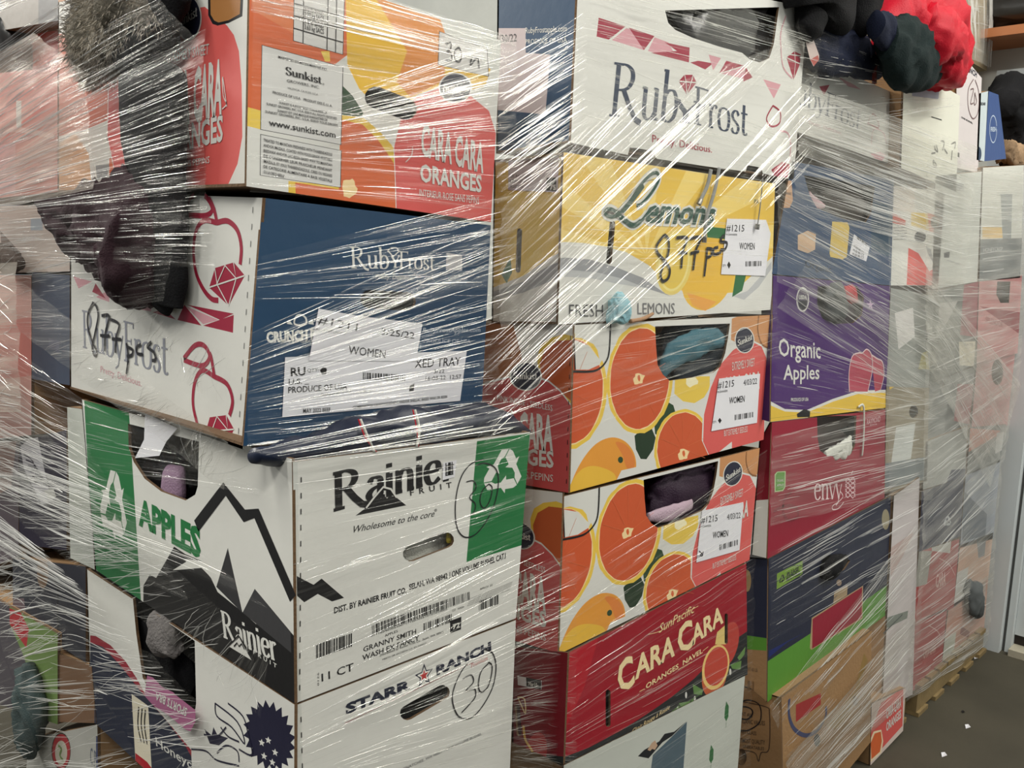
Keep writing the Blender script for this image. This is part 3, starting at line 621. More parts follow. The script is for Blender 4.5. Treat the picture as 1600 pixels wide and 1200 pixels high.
fr.hole(Zc(942, 60, 960, 130, 1000, 170, 1100, 215, 1250, 265, 1380, 300, 1420, 335, 1480, 355, 1535, 330, 1560, 250, 1590, 40))
sd = Panel(L2, [(778, -95), (904, -63), (891, 223), (775, 240)], BLUE)
sd.add(Zc(-60, 160, 150, 160, 150, 300, 290, 310, 262, 650, -60, 620), ink(190, 176, 176)); sd.text('03/30/22', Zc(-40, 245, 100, 235, -40, 200), BLACK); sd.text('RubyFrostapple.com', Zc(150, 190, 385, 178, 150, 155), WHITE)
sd.text('PRODUCE OF USA', Zc(150, 250, 385, 240, 150, 222), WHITE); dashes(sd, (903, -40), (891, 215), 12, m=WHITE)
rf2 = carton('fruit_box', 'white apple box with large dark serif name and red triangles above the lemon box', None, fr, sd, fq=fq, open_top=False)
# --- Lemons
fr = Panel(F2, [(881, 238), (1211, 287), (1205, 484), (872, 507)], ink(234, 190, 58))
RAY = ink(242, 210, 104)
for k in range(7):
    a0 = math.radians(188 + k * 26); a1 = math.radians(188 + k * 26 + 12); c = (1010, 400)
    fr.add([c, (c[0] + 300 * math.cos(a0), c[1] + 260 * math.sin(a0)), (c[0] + 300 * math.cos(a1), c[1] + 260 * math.sin(a1))], RAY)
LG, MG = ink(186, 188, 188), ink(150, 152, 156)
fr.add(Zg(300, 525, 430, 515, 520, 520, 620, 535, 760, 570, 880, 640, 960, 720, 1080, 790, 1200, 800, 1340, 790, 1440, 700, 1560, 590, 1560, 900, 380, 975), WHITE)
fr.add(Zg(300, 610, 430, 600, 560, 610, 700, 650, 850, 710, 950, 780, 1000, 810, 880, 770, 740, 715, 600, 680, 430, 665, 300, 670), MG); fr.add(Zg(300, 670, 430, 665, 600, 680, 740, 715, 880, 770, 700, 740, 560, 710, 300, 700), LG)
fr.add(Zg(1340, 810, 1420, 780, 1500, 690, 1550, 620, 1550, 660, 1480, 760, 1400, 830), LG)
fr.add(Zg(1195, 430, 1330, 445, 1300, 500, 1200, 490), ink(40, 110, 60)); fr.add(ell(*Zg(1205, 690)[0], 40, 58, 18), ink(236, 184, 50)); fr.add(Zg(1090, 790, 1250, 840, 1190, 890, 1120, 860), ink(236, 160, 60))
fr.add(Zg(1355, 690, 1415, 680, 1390, 780, 1335, 815), ink(40, 110, 60))
fr.add(ell(*Zg(1020, 625)[0], 28, 52, 8), ink(232, 206, 96)); fr.add(ell(*Zg(1020, 625)[0], 24, 46, 8), ink(238, 220, 130)); fr.add(ell(*Zg(1020, 625)[0], 21, 42, 8), ink(232, 198, 70))
LG_ = ink(22, 74, 60)
Ls = Zg(815, 320, 850, 300, 900, 240, 935, 175, 925, 140, 890, 150, 840, 200, 780, 290, 720, 360, 680, 378, 650, 368, 640, 350, 665, 335, 700, 350, 750, 400, 795, 425, 840, 400, 872, 360)
for w_, m_, lv in ((.018, WHITE, 1), (.007, LG_, 3)): fr.line(Ls, w_, m_, lv)
fr.line(Zg(930, 175, 840, 200, 700, 355), .001, LG_, 3); fr.line(Zg(850, 205, 790, 285, 735, 350), .011, LG_, 4); fr.line(Zg(700, 350, 745, 395, 795, 425, 835, 402), .010, LG_, 4)
fr.text('emons', Zg(842, 410, 1232, 425, 886, 258), WHITE, bold=.075, lv=2); fr.text('emons', Zg(850, 405, 1225, 418, 890, 268), LG_, bold=.028, lv=5)
fr.hole(stadium(Zg(685, 415)[0], Zg(666, 620)[0], 4.4))
for l in ((962, 478, 925, 528, 925, 570, 960, 612, 992, 660, 985, 710, 955, 727, 943, 690, 960, 640, 986, 570, 985, 500, 962, 475), (1028, 492, 1088, 494, 1065, 560, 1055, 658), (1040, 572, 1088, 574), (1098, 497, 1162, 490, 1135, 560, 1120, 668), (1105, 577, 1152, 565),
          (1196, 542, 1192, 600, 1180, 702), (1196, 550, 1224, 556, 1215, 590, 1190, 600), (1256, 543, 1232, 552, 1235, 582, 1272, 570), (1288, 476, 1268, 510, 1303, 520, 1292, 555, 1268, 556)): fr.line(Zg(*l), .0065, MARK, 5)
fr.text('FRESH', Zg(448, 922, 632, 920, 448, 850), ink(70, 70, 72), lv=2); fr.text('LEMONS', Zg(820, 907, 1022, 905, 820, 842), ink(120, 120, 122), lv=2); fr.text('PA', Zg(1455, 308, 1480, 308, 1455, 282), LG_)
sd = Panel(L2, [(772, 250), (880, 238), (871, 507), (768, 505)], ink(240, 196, 60))
sd.add(Zg(-10, 780, 200, 700, 330, 610, 420, 560, 420, 975, -10, 975), WHITE); sd.add(Zg(-10, 800, 200, 730, 330, 650, 420, 610, 420, 700, 200, 790, -10, 840), MG)
sd.add(Zg(80, 690, 130, 600, 140, 680, 110, 740), ink(40, 110, 60)); sd.hole(stadium(Zg(180, 455)[0], Zg(172, 668)[0], 4))
lem = carton('fruit_box', 'yellow lemon box marked 877 pcs in black marker', None, fr, sd, inner=ink(120, 90, 40))
def ship_label(P, Z, q, items, blob, bars, root):
    s = Panel(P, Z(*q), PAPER, th=.0004)
    for t, p_, b_ in items: s.text(t, Z(*p_), BLACK, bold=b_)
    if blob: s.add(Z(*blob), BLACK)
    s.bars(Z(*bars), 14, BLACK, 5); s.build('shipping_label', root)
ship_label(F2.fwd(.0016), Zg, (1308, 388, 1520, 395, 1545, 470, 1515, 700, 1275, 690), (('#1215', (1303, 457, 1400, 458, 1305, 418), .0), ('OCEANSIDE', (1300, 478, 1362, 480, 1300, 468), 0), ('WOMEN', (1375, 555, 1457, 556, 1375, 516), .0), ('QTY:', (1282, 648, 1302, 648, 1282, 636), 0)), (1308, 640, 1318, 620, 1328, 640, 1318, 662), (1408, 648, 1495, 645, 1408, 620), lem)
s = Panel(L2.fwd(.0016), Zg(120, 75, 392, 50, 388, 245, 118, 232), ink(200, 188, 190), th=.0004)
s.bars(Zg(130, 85, 325, 75, 130, 45), 24, BLACK, 4); s.add(Zg(326, 165, 380, 165, 380, 240, 326, 236), BLACK); s.text('75', Zg(345, 230, 378, 232, 345, 202), WHITE, bold=.03)
for i in range(3): s.text(('US PACKED', 'LEMONS', 'PRODUCE OF USA')[i], Zg(130, 165 + i * 28, 240 - i * 20, 165 + i * 28, 130, 148 + i * 28), ink(90, 84, 84))
s.build('shipping_label', lem)
# --- two Cara Cara boxes
def cara(front_q, side_q, shf, shs, label, name_in, seed):
    fr = Panel(F2, front_q, WHITE); fr.sh = shf
    def slc(cx, cy, rx, ry, sd_=1, fl=ORG):
        c = Zmm(cx, cy)[0]; rx /= 3.333; ry /= 3.333
        fr.add(ell(*c, rx, ry, 4, 48, .03, sd_), RIND); fr.add(ell(*c, rx * .91, ry * .93, 4, 48, .015, sd_), PITH); fr.add(ell(*c, rx * .885, ry * .91, 4, 48, .02, sd_ + 1), fl)
    DF = ink(216, 84, 40)
    fr.add(Zmm(1050, 360, 1230, 360, 1230, 420, 1200, 470, 1150, 500, 1090, 490, 1045, 450), LEM); fr.add(ell(*Zmm(1135, 385)[0], 9, 9, 0, 14, .4, 2), ink(246, 236, 190))
    fr.add(Zmm(985, 515, 1005, 490, 1040, 510, 1058, 570, 1030, 640, 985, 685, 945, 660, 940, 600), LEAF); fr.add(Zmm(838, 670, 880, 630, 925, 625, 948, 680, 935, 740, 900, 792, 870, 790, 845, 740), ink(34, 58, 36))
    slc(505, 440, 190, 300, 3, DF); slc(865, 372, 172, 288, 5, DF); slc(1090, 735, 150, 205, 7, DF)
    for c, sz in (((862, 372), 8), ((1095, 765), 8)): fr.add(ell(*Zmm(*c)[0], sz, sz * 1.3, 0, 16, .6, 4), PITH); fr.add(ell(*Zmm(*c)[0], 2.5, 5, 0, 10, .6, 4), ORG)
    for cx, cy, rx, ry in ((865, 372, 140, 250), (1090, 735, 120, 170), (505, 440, 150, 255)):
        for k in range(10):
            a = k * .6283 + .3; fr.line(Zmm(cx + rx * .22 * math.cos(a), cy + ry * .22 * math.sin(a), cx + rx * math.cos(a), cy + ry * math.sin(a)), .0007, ink(228, 116, 68), 1, sm=False)
    o = Zmm(505, 980, 515, 900, 570, 790, 640, 710, 720, 678, 790, 700, 835, 760, 845, 840, 800, 920, 700, 980)
    fr.adds(o, ink(236, 152, 44)); fr.adds(Zmm(505, 985, 512, 910, 570, 840, 650, 830, 740, 880, 700, 990), ink(238, 184, 48)); fr.adds(Zmm(740, 704, 790, 715, 832, 770, 838, 830, 800, 840, 775, 770), ink(232, 128, 48))
    fr.add(ell(*Zmm(765, 795)[0], 4, 5), LEAF)
    fr.add(Zmm(745, 900, 770, 850, 850, 832, 850, 875), WHITE)
    fr.add(Zmm(1345, 60, 1470, 10, 1560, 10, 1555, 200, 1480, 220, 1400, 200, 1340, 170), ink(206, 140, 84)); fr.line(Zmm(1485, 40, 1480, 120, 1500, 190, 1540, 215), .004, ink(150, 96, 50), 1)
    bd = Zmm(1235, 790, 1195, 700, 1200, 560, 1235, 420, 1285, 300, 1350, 225, 1430, 170, 1500, 205, 1535, 290, 1535, 420, 1515, 560, 1512, 690, 1400, 740)
    fr.add([(x + (2 if x > 1150 else -2), y - 2) for x, y in bd], WHITE); fr.add(bd, CORAL)
    fr.add(Zmm(1205, 790, 1270, 760, 1345, 700, 1345, 740, 1260, 790), WHITE)
    sunkist(fr, Zmm(1411, 172)[0], 14, 19, 25)
    for s_, p_, b_ in (('EXTREMELY SWEET', (1345, 330, 1462, 305, 1345, 285), 0), ('CARA CARA', (1295, 460, 1488, 420, 1300, 365), .03), ('BUT EXTREMELY SEEDLESS', (1303, 672, 1425, 648, 1303, 640), 0)): fr.text(s_, Zmm(*p_), WHITE, bold=b_, lv=2)
    fr.line(Zmm(712, 88, 706, 220, 690, 280, 650, 322, 600, 335, 500, 333), .004, BLACK, 2); fr.add(Zmm(528, 92, 700, 92, 700, 220, 655, 300, 600, 325, 528, 325, 528, 170, 600, 200, 655, 270, 640, 200, 560, 160, 528, 160), WHITE)
    fr.line(Zmm(519, 95, 528, 325), .003, BLACK, 2, sm=False)
    fr.hole(Zmm(945, 100, 950, 200, 958, 300, 985, 350, 1020, 383, 1150, 365, 1250, 340, 1285, 310, 1310, 240, 1325, 160, 1335, 85))
    sd = Panel(L2, side_q, WHITE); sd.sh = shs
    sd.add(Zmm(30, 90, 200, 70, 250, 250, 240, 420, 30, 430), ink(176, 112, 70)); sd.add(Zmm(330, 260, 350, 200, 400, 160, 470, 140, 520, 150, 520, 520, 430, 430, 340, 380), RIND); sd.add(Zmm(345, 290, 370, 220, 430, 175, 520, 170, 520, 500, 430, 420, 350, 370), ink(196, 88, 44))
    bd = Zmm(-120, 950, -100, 700, -60, 500, 60, 400, 180, 370, 300, 360, 390, 390, 450, 440, 520, 530, 520, 990, 300, 960)
    sd.add([(x, y - 3) for x, y in bd], WHITE); sd.add(bd, ink(206, 76, 76)); sunkist(sd, Zmm(272, 360)[0], 23, 21, -2)
    for s_, p_, b_ in (('PINK INSIDE - SEEDLESS', (125, 485, 412, 540, 125, 455), 0), ('CARA CARA', (60, 690, 415, 745, 60, 520), .04), ('ORANGES', (60, 790, 418, 835, 60, 710), .03), ('SANS PEPINS', (200, 880, 415, 910, 200, 842), 0)): sd.text(s_, Zmm(*p_), WHITE, bold=b_, lv=2)
    dashes(sd, (892, 520), (885, 765), 12)
    return fr, sd
fr, sd = cara([(896, 508), (1208, 492), (1193, 687), (889, 770)], [(745, 500), (895, 508), (888, 770), (750, 745)], (0, 0), (0, 0), '', '', 1)
c1 = carton('fruit_box', 'upper of the two citrus boxes with orange slices, directly under the lemon box', 'citrus slice boxes', fr, sd, open_top=True, inner=KRAFT)
items = (('#1215', (1270, 425, 1355, 412, 1272, 388), 0), ('OCEANSIDE', (1268, 447, 1322, 440, 1268, 436), 0), ('4/03/22', (1405, 408, 1475, 398, 1406, 376), 0), ('WOMEN', (1330, 503, 1410, 492, 1332, 468), .01), ('QTY:', (1245, 604, 1265, 602, 1245, 592), 0))
LQ = (1278, 372, 1492, 346, 1476, 602, 1238, 646)
ship_label(F2.fwd(.0016), Zmm, LQ, items, (1272, 590, 1282, 576, 1292, 590, 1282, 606), (1360, 588, 1457, 572, 1360, 560), c1)
dA = Vector(F2.px(879, 775)) - Vector(F2.px(896, 508)); dB = Vector(L2.px(872, 770)) - Vector(L2.px(888, 508))
fr2q = [(880, 776), (1187, 700), (1171, 875), (872, 1023)]
fr, sd = cara(fr2q, [(790, 760), (879, 770), (871, 1020), (800, 1000)], tuple(dA), (0, dB[1]), '', '', 2)
c2 = carton('fruit_box', 'lower of the two citrus boxes with orange slices, above the red cara cara box', 'citrus slice boxes', fr, sd, open_top=True, inner=KRAFT)
s = Panel(F2.fwd(.0016), Zmm(1190, 1060, 1405, 1015, 1385, 1265, 1160, 1330), PAPER, th=.0004)
dd = (-86, 702)
for t, p_, b_ in items: s.text(t, Zmm(*[v + dd[i % 2] + ((p_[0] - 1245) * -.02 if i % 2 else 0) for i, v in enumerate(p_)]), BLACK, bold=b_)
s.bars(Zn(1087, 125, 1178, 98, 1087, 98), 14, BLACK, 5); s.line(Zn(985, 128, 1003, 150, 990, 150, 1005, 132, 1000, 155), .002, MARK); s.build('shipping_label', c2)
# --- red CaraCara box
fr = Panel(F2, [(888, 1020), (1166, 880), (1168, 1054), (881, 1194)], ink(168, 14, 34))
fr.add(Zn(320, 1146, 440, 1100, 600, 1015, 720, 940, 850, 850, 960, 760, 1060, 660, 1130, 590, 1230, 520, 1240, 760, 320, 1220), ink(34, 38, 40))
fr.add(Zn(290, 620, 500, 520, 420, 800, 330, 1000, 300, 1000), ink(190, 18, 36))
GD = ink(244, 214, 150)
def caps(s_, p_, b_): fr.text(s_, Zn(*p_), ink(246, 220, 160), bold=b_, lv=2)
caps('C', (590, 832, 668, 782, 575, 680), .03); caps('ARA', (668, 762, 865, 640, 668, 648), .03); caps('C', (885, 640, 960, 592, 872, 502), .03); caps('ARA', (950, 595, 1105, 478, 945, 502), .03)
caps('ORANGES  NAVEL', (722, 810, 1002, 630, 722, 784), .02); fr.line(Zn(880, 715, 950, 675), .0015, GD, 2, sm=False); fr.line(Zn(690, 822, 716, 808), .0015, GD, 2, sm=False); fr.line(Zn(1003, 622, 1030, 600), .0015, GD, 2, sm=False)
fr.text('SunPacific', Zn(785, 535, 958, 432, 795, 485), GD, lv=2); fr.line(Zn(735, 540, 800, 520, 860, 470, 980, 400), .0012, GD, 2)
fr.text('Une Chair Rouge à Rosée', Zn(606, 1062, 838, 908, 612, 1035), GD, lv=2); fr.text('Délicieusement Sucrée', Zn(626, 1097, 822, 962, 632, 1072), GD, lv=2)
fr.add(ell(*Zn(1130, 590)[0], 15, 36, 14), ink(196, 60, 50)); fr.add(Zn(1065, 590, 1075, 530, 1120, 490, 1118, 590), ink(230, 200, 110)); fr.add(ell(*Zn(1063, 735)[0], 19, 37, 12), ink(206, 90, 50))
fr.add(ell(*Zn(1068, 702)[0], 20.5, 36, 12), ink(240, 200, 110)); fr.add(ell(*Zn(1070, 698)[0], 17.5, 31, 12), ink(206, 66, 48))
for l in ((955, 785, 1005, 815, 1000, 840, 960, 835), (885, 880, 940, 870, 950, 895, 900, 900), (930, 900, 960, 850, 950, 910), (855, 920, 885, 890, 890, 905), (1140, 690, 1195, 670, 1190, 715, 1150, 710), (1175, 655, 1215, 600, 1210, 640, 1185, 670)): fr.add(Zn(*l), ink(96, 140, 70))
for c in ((922, 840), (965, 860), (880, 912), (1140, 725)): fr.add(ell(*Zn(*c)[0], 1.6, 5), WHITE)
fr.line(Zn(850, 920, 920, 880, 1000, 830), .0015, ink(96, 140, 70), 1)
fr.hole(stadium(Zn(537, 825)[0], Zn(537, 985)[0], 3.8)); fr.hole(stadium(Zn(1120, 445)[0], Zn(1120, 580)[0], 2.4))
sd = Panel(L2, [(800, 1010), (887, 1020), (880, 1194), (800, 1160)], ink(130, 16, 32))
sd.add(Zn(30, 1110, 330, 1145, 330, 1260, 20, 1260), ink(34, 38, 40)); sd.add(ell(*Zn(180, 1130)[0], 17, 34, 10), ink(180, 40, 44)); sd.line(Zn(120, 990, 130, 1060, 165, 1120, 170, 1180, 160, 1220), .006, ink(226, 180, 80), 1)
sd.line(Zn(92, 850, 110, 890, 130, 930, 125, 860, 92, 850), .003, GD, 1); sd.hole(stadium(Zn(90, 900)[0], Zn(98, 1030)[0], 4))
c3 = carton('fruit_box', 'deep red citrus box with gold capital lettering under the citrus slice boxes', None, fr, sd, inner=ink(60, 20, 20))
s = Panel(L2.fwd(.0016), Zn(90, 745, 210, 768, 208, 812, 92, 790), PAPER, th=.0004); s.add(Zn(132, 752, 208, 768, 206, 812, 134, 796), BLACK); s.text('Mar10', Zn(145, 792, 188, 800, 145, 772), WHITE, bold=.02); s.build('date_sticker', c3)
# --- white box with leaves at the bottom
q = quad(F2, (881, 1196), (1164, 1056), .3); fr = panel2(F2, q, ink(196, 200, 190))
for c, h in ((Zn(1120, 920)[0], 16), (Zn(1045, 1132)[0], 15)):
    fr.add([(c[0], c[1] - h), (c[0] + 4, c[1] - h * .5), (c[0] + 3.4, c[1] + h * .5), (c[0], c[1] + h), (c[0] - 3, c[1] + h * .6), (c[0] - 2, c[1] - h * .3)], ink(46, 110, 60)); fr.line([(c[0], c[1] + h), (c[0] - 1, c[1] + h * 1.6)], .0012, ink(46, 110, 60), 1, sm=False)
fr.add(Zw(560, 765, 420, 905, 240, 1080, 210, 1300, 520, 1300), ink(78, 100, 112)); fr.add(Zw(350, 880, 440, 860, 560, 760, 420, 900, 330, 960, 200, 1110, 100, 1090, 160, 1030, 300, 950), ink(36, 38, 42))
fr.add(Zw(190, 1030, 230, 965, 262, 940, 285, 990, 260, 1030, 235, 1020, 215, 1040), ink(196, 160, 130))
carton('fruit_box', 'white box with small green leaves printed on it, bottom of the frame centre', None, fr, None, depth=.4)
# ================================================================ PALLET 2, second column
L3 = LEFT(2.0)
def plain(label, P, q, base, draw=None, depth=.25, inner=None, side=None, sbase=None, sdraw=None, SP=None, group=None, open_top=False, name='fruit_box', fq=None):
    fr = Panel(P, q, base)
    if draw: draw(fr)
    sd = None
    if side:
        sd = Panel(SP or LEFT(fr.P.p3(*fr.out2[0]).x), side, sbase or base)
        if sdraw: sdraw(sd)
    return carton(name, label, group, fr, sd, depth=depth, inner=inner or KRAFT, open_top=open_top)
F3 = FRONT(1.012)
def d(p):
    p.serif('RubyFrost', Zd(80, 600, 575, 815, 95, 440), ink(96, 104, 120), T=.12); p.text('Pretty. Delicious.', Zd(255, 775, 460, 840, 255, 752), PINK)
    p.add(Zd(320, 540, 385, 530, 350, 595), RED); p.add(Zd(440, 480, 540, 530, 580, 560, 500, 540), PINK); p.line(Zd(625, 770, 640, 725, 665, 715, 690, 770, 690, 800), .004, RED, 1); p.line(Zd(620, 770, 690, 800), .004, RED, 1)
    p.line(Zd(645, 900, 660, 810, 720, 830, 740, 900), .003, PINK, 1); p.add(Zd(640, 960, 700, 950, 740, 970, 700, 1020), PINK)
plain('white apple box with serif name directly under the black hoodie', FRONT(1.05), [(1253, 84), (1412, 152), (1407, 261), (1242, 205)], WHITE, d)
def d(p):
    p.add(Zh(130, 240, 150, 215, 200, 220, 208, 330, 190, 370, 150, 370, 125, 320), ink(206, 160, 120)); p.text('ORGANIC', Zh(140, 290, 200, 300, 140, 275), DK)
    p.add(Zh(235, 520, 290, 495, 335, 515, 330, 600, 290, 620, 235, 600), ink(212, 176, 140)); p.add(Zh(425, 445, 510, 450, 520, 480, 505, 640, 480, 655, 415, 640, 410, 620), ink(216, 186, 90))
    p.add(Zh(545, 515, 632, 585, 612, 665, 520, 625), PAPER); p.bars(Zh(560, 540, 615, 580, 562, 525), 10, BLACK)
    for i in range(3): p.text('FUJI 80 CT', Zh(545 - i * 4, 585 + i * 22, 600, 625 + i * 14, 545 - i * 4, 572 + i * 22), BLACK)
    p.text('Organic', Zh(275, 695, 420, 730, 275, 650), ink(20, 30, 40)); p.add(Zh(640, 330, 760, 350, 740, 640, 640, 600), ink(60, 84, 104))
    p.hole(Zh(270, 190, 300, 300, 340, 370, 480, 430, 610, 450, 640, 400, 660, 250))
plain('blue organic fruit box with yellow and beige patches above the purple box', F3, [(1237, 252), (1397, 281), (1392, 446), (1206, 428)], ink(48, 76, 112), d, inner=ink(60, 60, 60))
def d(p):
    p.add(Zo(200, 290, 300, 345, 420, 350, 560, 290, 700, 245, 850, 240, 850, 345, 700, 365, 500, 385, 225, 420, 215, 400), WHITE)
    p.add(Zo(200, 315, 300, 358, 420, 364, 560, 305, 700, 262, 850, 255, 850, 345, 700, 365, 500, 385, 225, 420, 200, 400), YEL)
    p.text('Organic', PXL(1217, 556, 1282, 560, 1216, 527), WHITE, bold=.012); p.text('Apples', PXL(1224, 593, 1280, 592, 1224, 569), WHITE, bold=.012)
    p.add(ell(*Zh(262, 875)[0], 10, 19.5), WHITE); p.add(ell(*Zh(262, 875)[0], 8.3, 17), ink(110, 100, 120)); p.add(Zh(236, 880, 288, 880, 280, 920, 262, 935, 244, 920), DK); p.text('USDA', Zh(240, 872, 284, 873, 240, 850), WHITE, bold=.04)
    for l in ((650, 250, 648, 150, 665, 60, 700, 40, 720, 40, 745, 20, 770, 50, 775, 130, 750, 250), (770, 50, 800, 70, 830, 90, 838, 160, 820, 240)):
        p.add(Zo(*l, l[-2] - 30, 250), ink(190, 70, 90)); p.line(Zo(*l), .004, ink(230, 200, 200), 1)
    p.text('PRODUCE OF USA', Zo(333, 303, 428, 300, 333, 284), WHITE, bold=.02); p.add(Zo(365, 372, 405, 345, 438, 355, 436, 388, 368, 390), BLACK)
    p.add(star(*Zh(635, 905)[0], 10, .3, sx=.7), ink(200, 170, 200))
    p.hole(Zh(345, 800, 340, 900, 370, 980, 440, 1010, 540, 1005, 590, 960, 600, 860, 560, 800))
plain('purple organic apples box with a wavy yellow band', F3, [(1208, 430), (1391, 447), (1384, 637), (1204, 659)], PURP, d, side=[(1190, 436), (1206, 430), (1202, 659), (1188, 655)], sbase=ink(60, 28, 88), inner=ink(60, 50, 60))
def d(p):
    p.serif('envy', Zo(458, 838, 610, 832, 458, 700), ink(240, 214, 214), T=.11, t=.04); p.line(Zo(600, 790, 615, 820, 590, 850, 560, 870, 560, 890, 590, 885, 620, 850), .003, ink(240, 214, 214), 1)
    for k in range(4): y = 725 + k * 26; p.line(Zo(628, y + 20, 640, y - 5, 655, y + 10, 670, y + 25, 682, y), .0032, ink(240, 200, 205), 1); p.line(Zo(628, y, 640, y + 22, 655, y + 8, 672, y - 8, 682, y + 20), .0032, ink(240, 200, 205), 1)
    p.line(Zo(660, 700, 670, 680, 662, 690), .003, ink(240, 200, 205), 1)
    p.add(Zo(245, 700, 258, 685, 305, 682, 303, 770, 290, 790, 245, 797), ink(180, 210, 150)); p.add(Zo(250, 705, 260, 690, 300, 688, 298, 768, 287, 785, 250, 790), ink(90, 160, 50)); p.text('ORGANIC', Zo(256, 740, 294, 738, 256, 725), WHITE); p.text('APPLES', Zo(256, 765, 294, 762, 256, 752), WHITE)
    p.text('RAYMOND', Zo(745, 430, 818, 412, 747, 398), ink(230, 190, 195)); p.text('since', Zo(762, 436, 800, 430, 762, 424), ink(230, 190, 195))
    p.line(Zo(240, 900, 300, 870, 360, 880, 370, 930, 320, 950, 290, 900, 300, 830, 340, 790), .008, ink(140, 20, 44), 1); p.add(Zo(515, 1020, 690, 970, 690, 1030, 515, 1080), ink(150, 24, 50))
    p.hole(Zo(475, 385, 478, 500, 490, 570, 530, 600, 620, 605, 660, 590, 682, 540, 690, 380))
plain('dark red apple box with white script name and green leaf sticker', F3, [(1206, 660), (1385, 640), (1382, 778), (1199, 873)], ENVY, d, side=[(1186, 690), (1205, 660), (1197, 872), (1173, 866)], sbase=WHITE, sdraw=lambda p: p.add(PXL(1180, 680, 1210, 655, 1206, 780, 1180, 782), ink(140, 20, 40)), inner=ink(50, 40, 40))
def d(p):
    p.add(Zp(190, 650, 420, 500, 700, 330, 830, 240, 830, 400, 190, 870), ink(84, 150, 46)); p.add(Zp(205, 590, 300, 540, 400, 490, 300, 545, 205, 625), ink(30, 44, 110))
    p.add(Zp(428, 418, 695, 250, 692, 422, 425, 585, 418, 575), ink(180, 150, 110)); p.add(Zp(432, 424, 690, 258, 687, 416, 430, 578), ink(160, 30, 52))
    p.add(Zp(247, 188, 380, 120, 380, 190, 245, 270), ink(120, 160, 50)); p.text('PLEASE', Zp(298, 205, 360, 172, 298, 182), DK, bold=.03); p.text('RECYCLE', Zp(295, 228, 365, 192, 296, 208), DK, bold=.03)
    p.recycle(Zp(273, 215)[0], Zp(290, 205)[0], Zp(275, 190)[0], DK)
    p.add(Zp(545, 285, 615, 245, 612, 300, 540, 345), ink(170, 146, 110)); p.add(ell(*Zp(570, 235)[0], 4, 5), ink(150, 130, 110))
    for k in range(9): p.line(Zp(210, 150 + k * 50, 330, 100 + k * 45, 480, 130 + k * 30, 560, 60 + k * 30), .0015, ink(56, 62, 84), 1)
    p.add(ell(*Zo(848, 945)[0], 6, 16), ink(150, 140, 110))
    p.hole(Zp(470, 130, 500, 95, 570, 85, 628, 120, 600, 165, 540, 200, 500, 215, 480, 180))
plain('dark navy box with green base and red panel below the dark red box', F3, [(1201, 873), (1392, 775), (1388, 958), (1199, 1097)], ink(38, 44, 66), d, side=[(1165, 870), (1199, 874), (1197, 1096), (1158, 1062)],
      sdraw=lambda p: (p.add(Zp(60, 505, 200, 525, 200, 600, 60, 575), ink(84, 150, 46)), p.add(Zp(40, 578, 200, 590, 200, 900, 20, 900), KRAFT), p.add(ell(*Zp(92, 225)[0], 6, 17), ink(170, 140, 90)), p.text('NET WT 40 LB', Zp(60, 690, 145, 700, 60, 670), ink(110, 86, 60)), p.bars(Zp(60, 790, 130, 800, 60, 740), 10, ink(120, 90, 60))), inner=ink(50, 50, 56))
q0 = (1221, 1090)
def d(p):
    p.line(Zp(310, 840, 310, 930, 340, 1000, 400, 1030, 460, 1000, 500, 930, 500, 880), .012, ink(70, 76, 110), 1); p.add(Zp(345, 870, 475, 810, 475, 870, 345, 960), ink(170, 50, 50)); p.add(ell(*Zp(455, 1055)[0], 5, 10), BLACK)
    p.add(Zp(500, 980, 650, 800, 700, 600, 720, 640, 640, 900, 560, 1000), ink(150, 118, 60)); p.add(ell(*Zp(655, 850)[0], 4, 8), ink(110, 86, 60))
plain('brown kraft box with a handwritten 5 in a circle', FRONT(.985), [(1221, 1090), (1362, 985), (1360, 1160), (1225, 1330)], KRAFT, d, side=[(1150, 1068), (1220, 1090), (1224, 1330), (1152, 1270)],
      sdraw=lambda p: [p.text(t, Zp(*q), ink(84, 62, 44), bold=.02) for t, q in (('AT AN', (60, 925, 118, 937, 60, 905)), ('ORGANIC VALUES', (45, 965, 185, 978, 45, 942)), ('FIRST CLASS', (45, 1015, 140, 1030, 45, 995)), ('UTMOST QUALITY', (45, 1065, 185, 1078, 45, 1042)), ('UNBEATABLES', (70, 1095, 180, 1108, 70, 1078)))] +
      [p.line(Zp(45, 900, 70, 880, 110, 890, 120, 915, 95, 945, 50, 940), .004, MARK, 2), p.line(Zp(40, 870, 90, 845, 150, 865, 165, 920, 150, 970, 90, 1005, 40, 1000), .003, MARK, 2), p.line(Zp(40, 850, 185, 880, 208, 920, 205, 1100, 165, 1120, 150, 1165, 130, 1120, 45, 1105), .003, ink(84, 62, 44), 1), p.hole(ell(*Zp(62, 1143)[0], 8, 13))])
def d(p):
    p.add(Zp(790, 860, 905, 780, 900, 980, 720, 1180, 735, 1010), CORAL); p.text('CARA CARA', Zp(815, 945, 893, 880, 815, 890), WHITE, bold=.03); p.text('ORANGES', Zp(815, 1010, 893, 935, 815, 965), WHITE, bold=.03)
    p.add(Zp(730, 1060, 750, 1010, 790, 1000, 800, 1060, 790, 1120, 735, 1170), ink(240, 220, 180)); p.add(Zp(735, 1070, 755, 1020, 788, 1010, 793, 1060, 783, 1115, 738, 1155), ORG)
plain('small coral citrus box at the bottom right corner of the second pallet', FRONT(.985), [(1362, 1100), (1415, 1075), (1411, 1142), (1360, 1196)], ink(220, 200, 190), d)

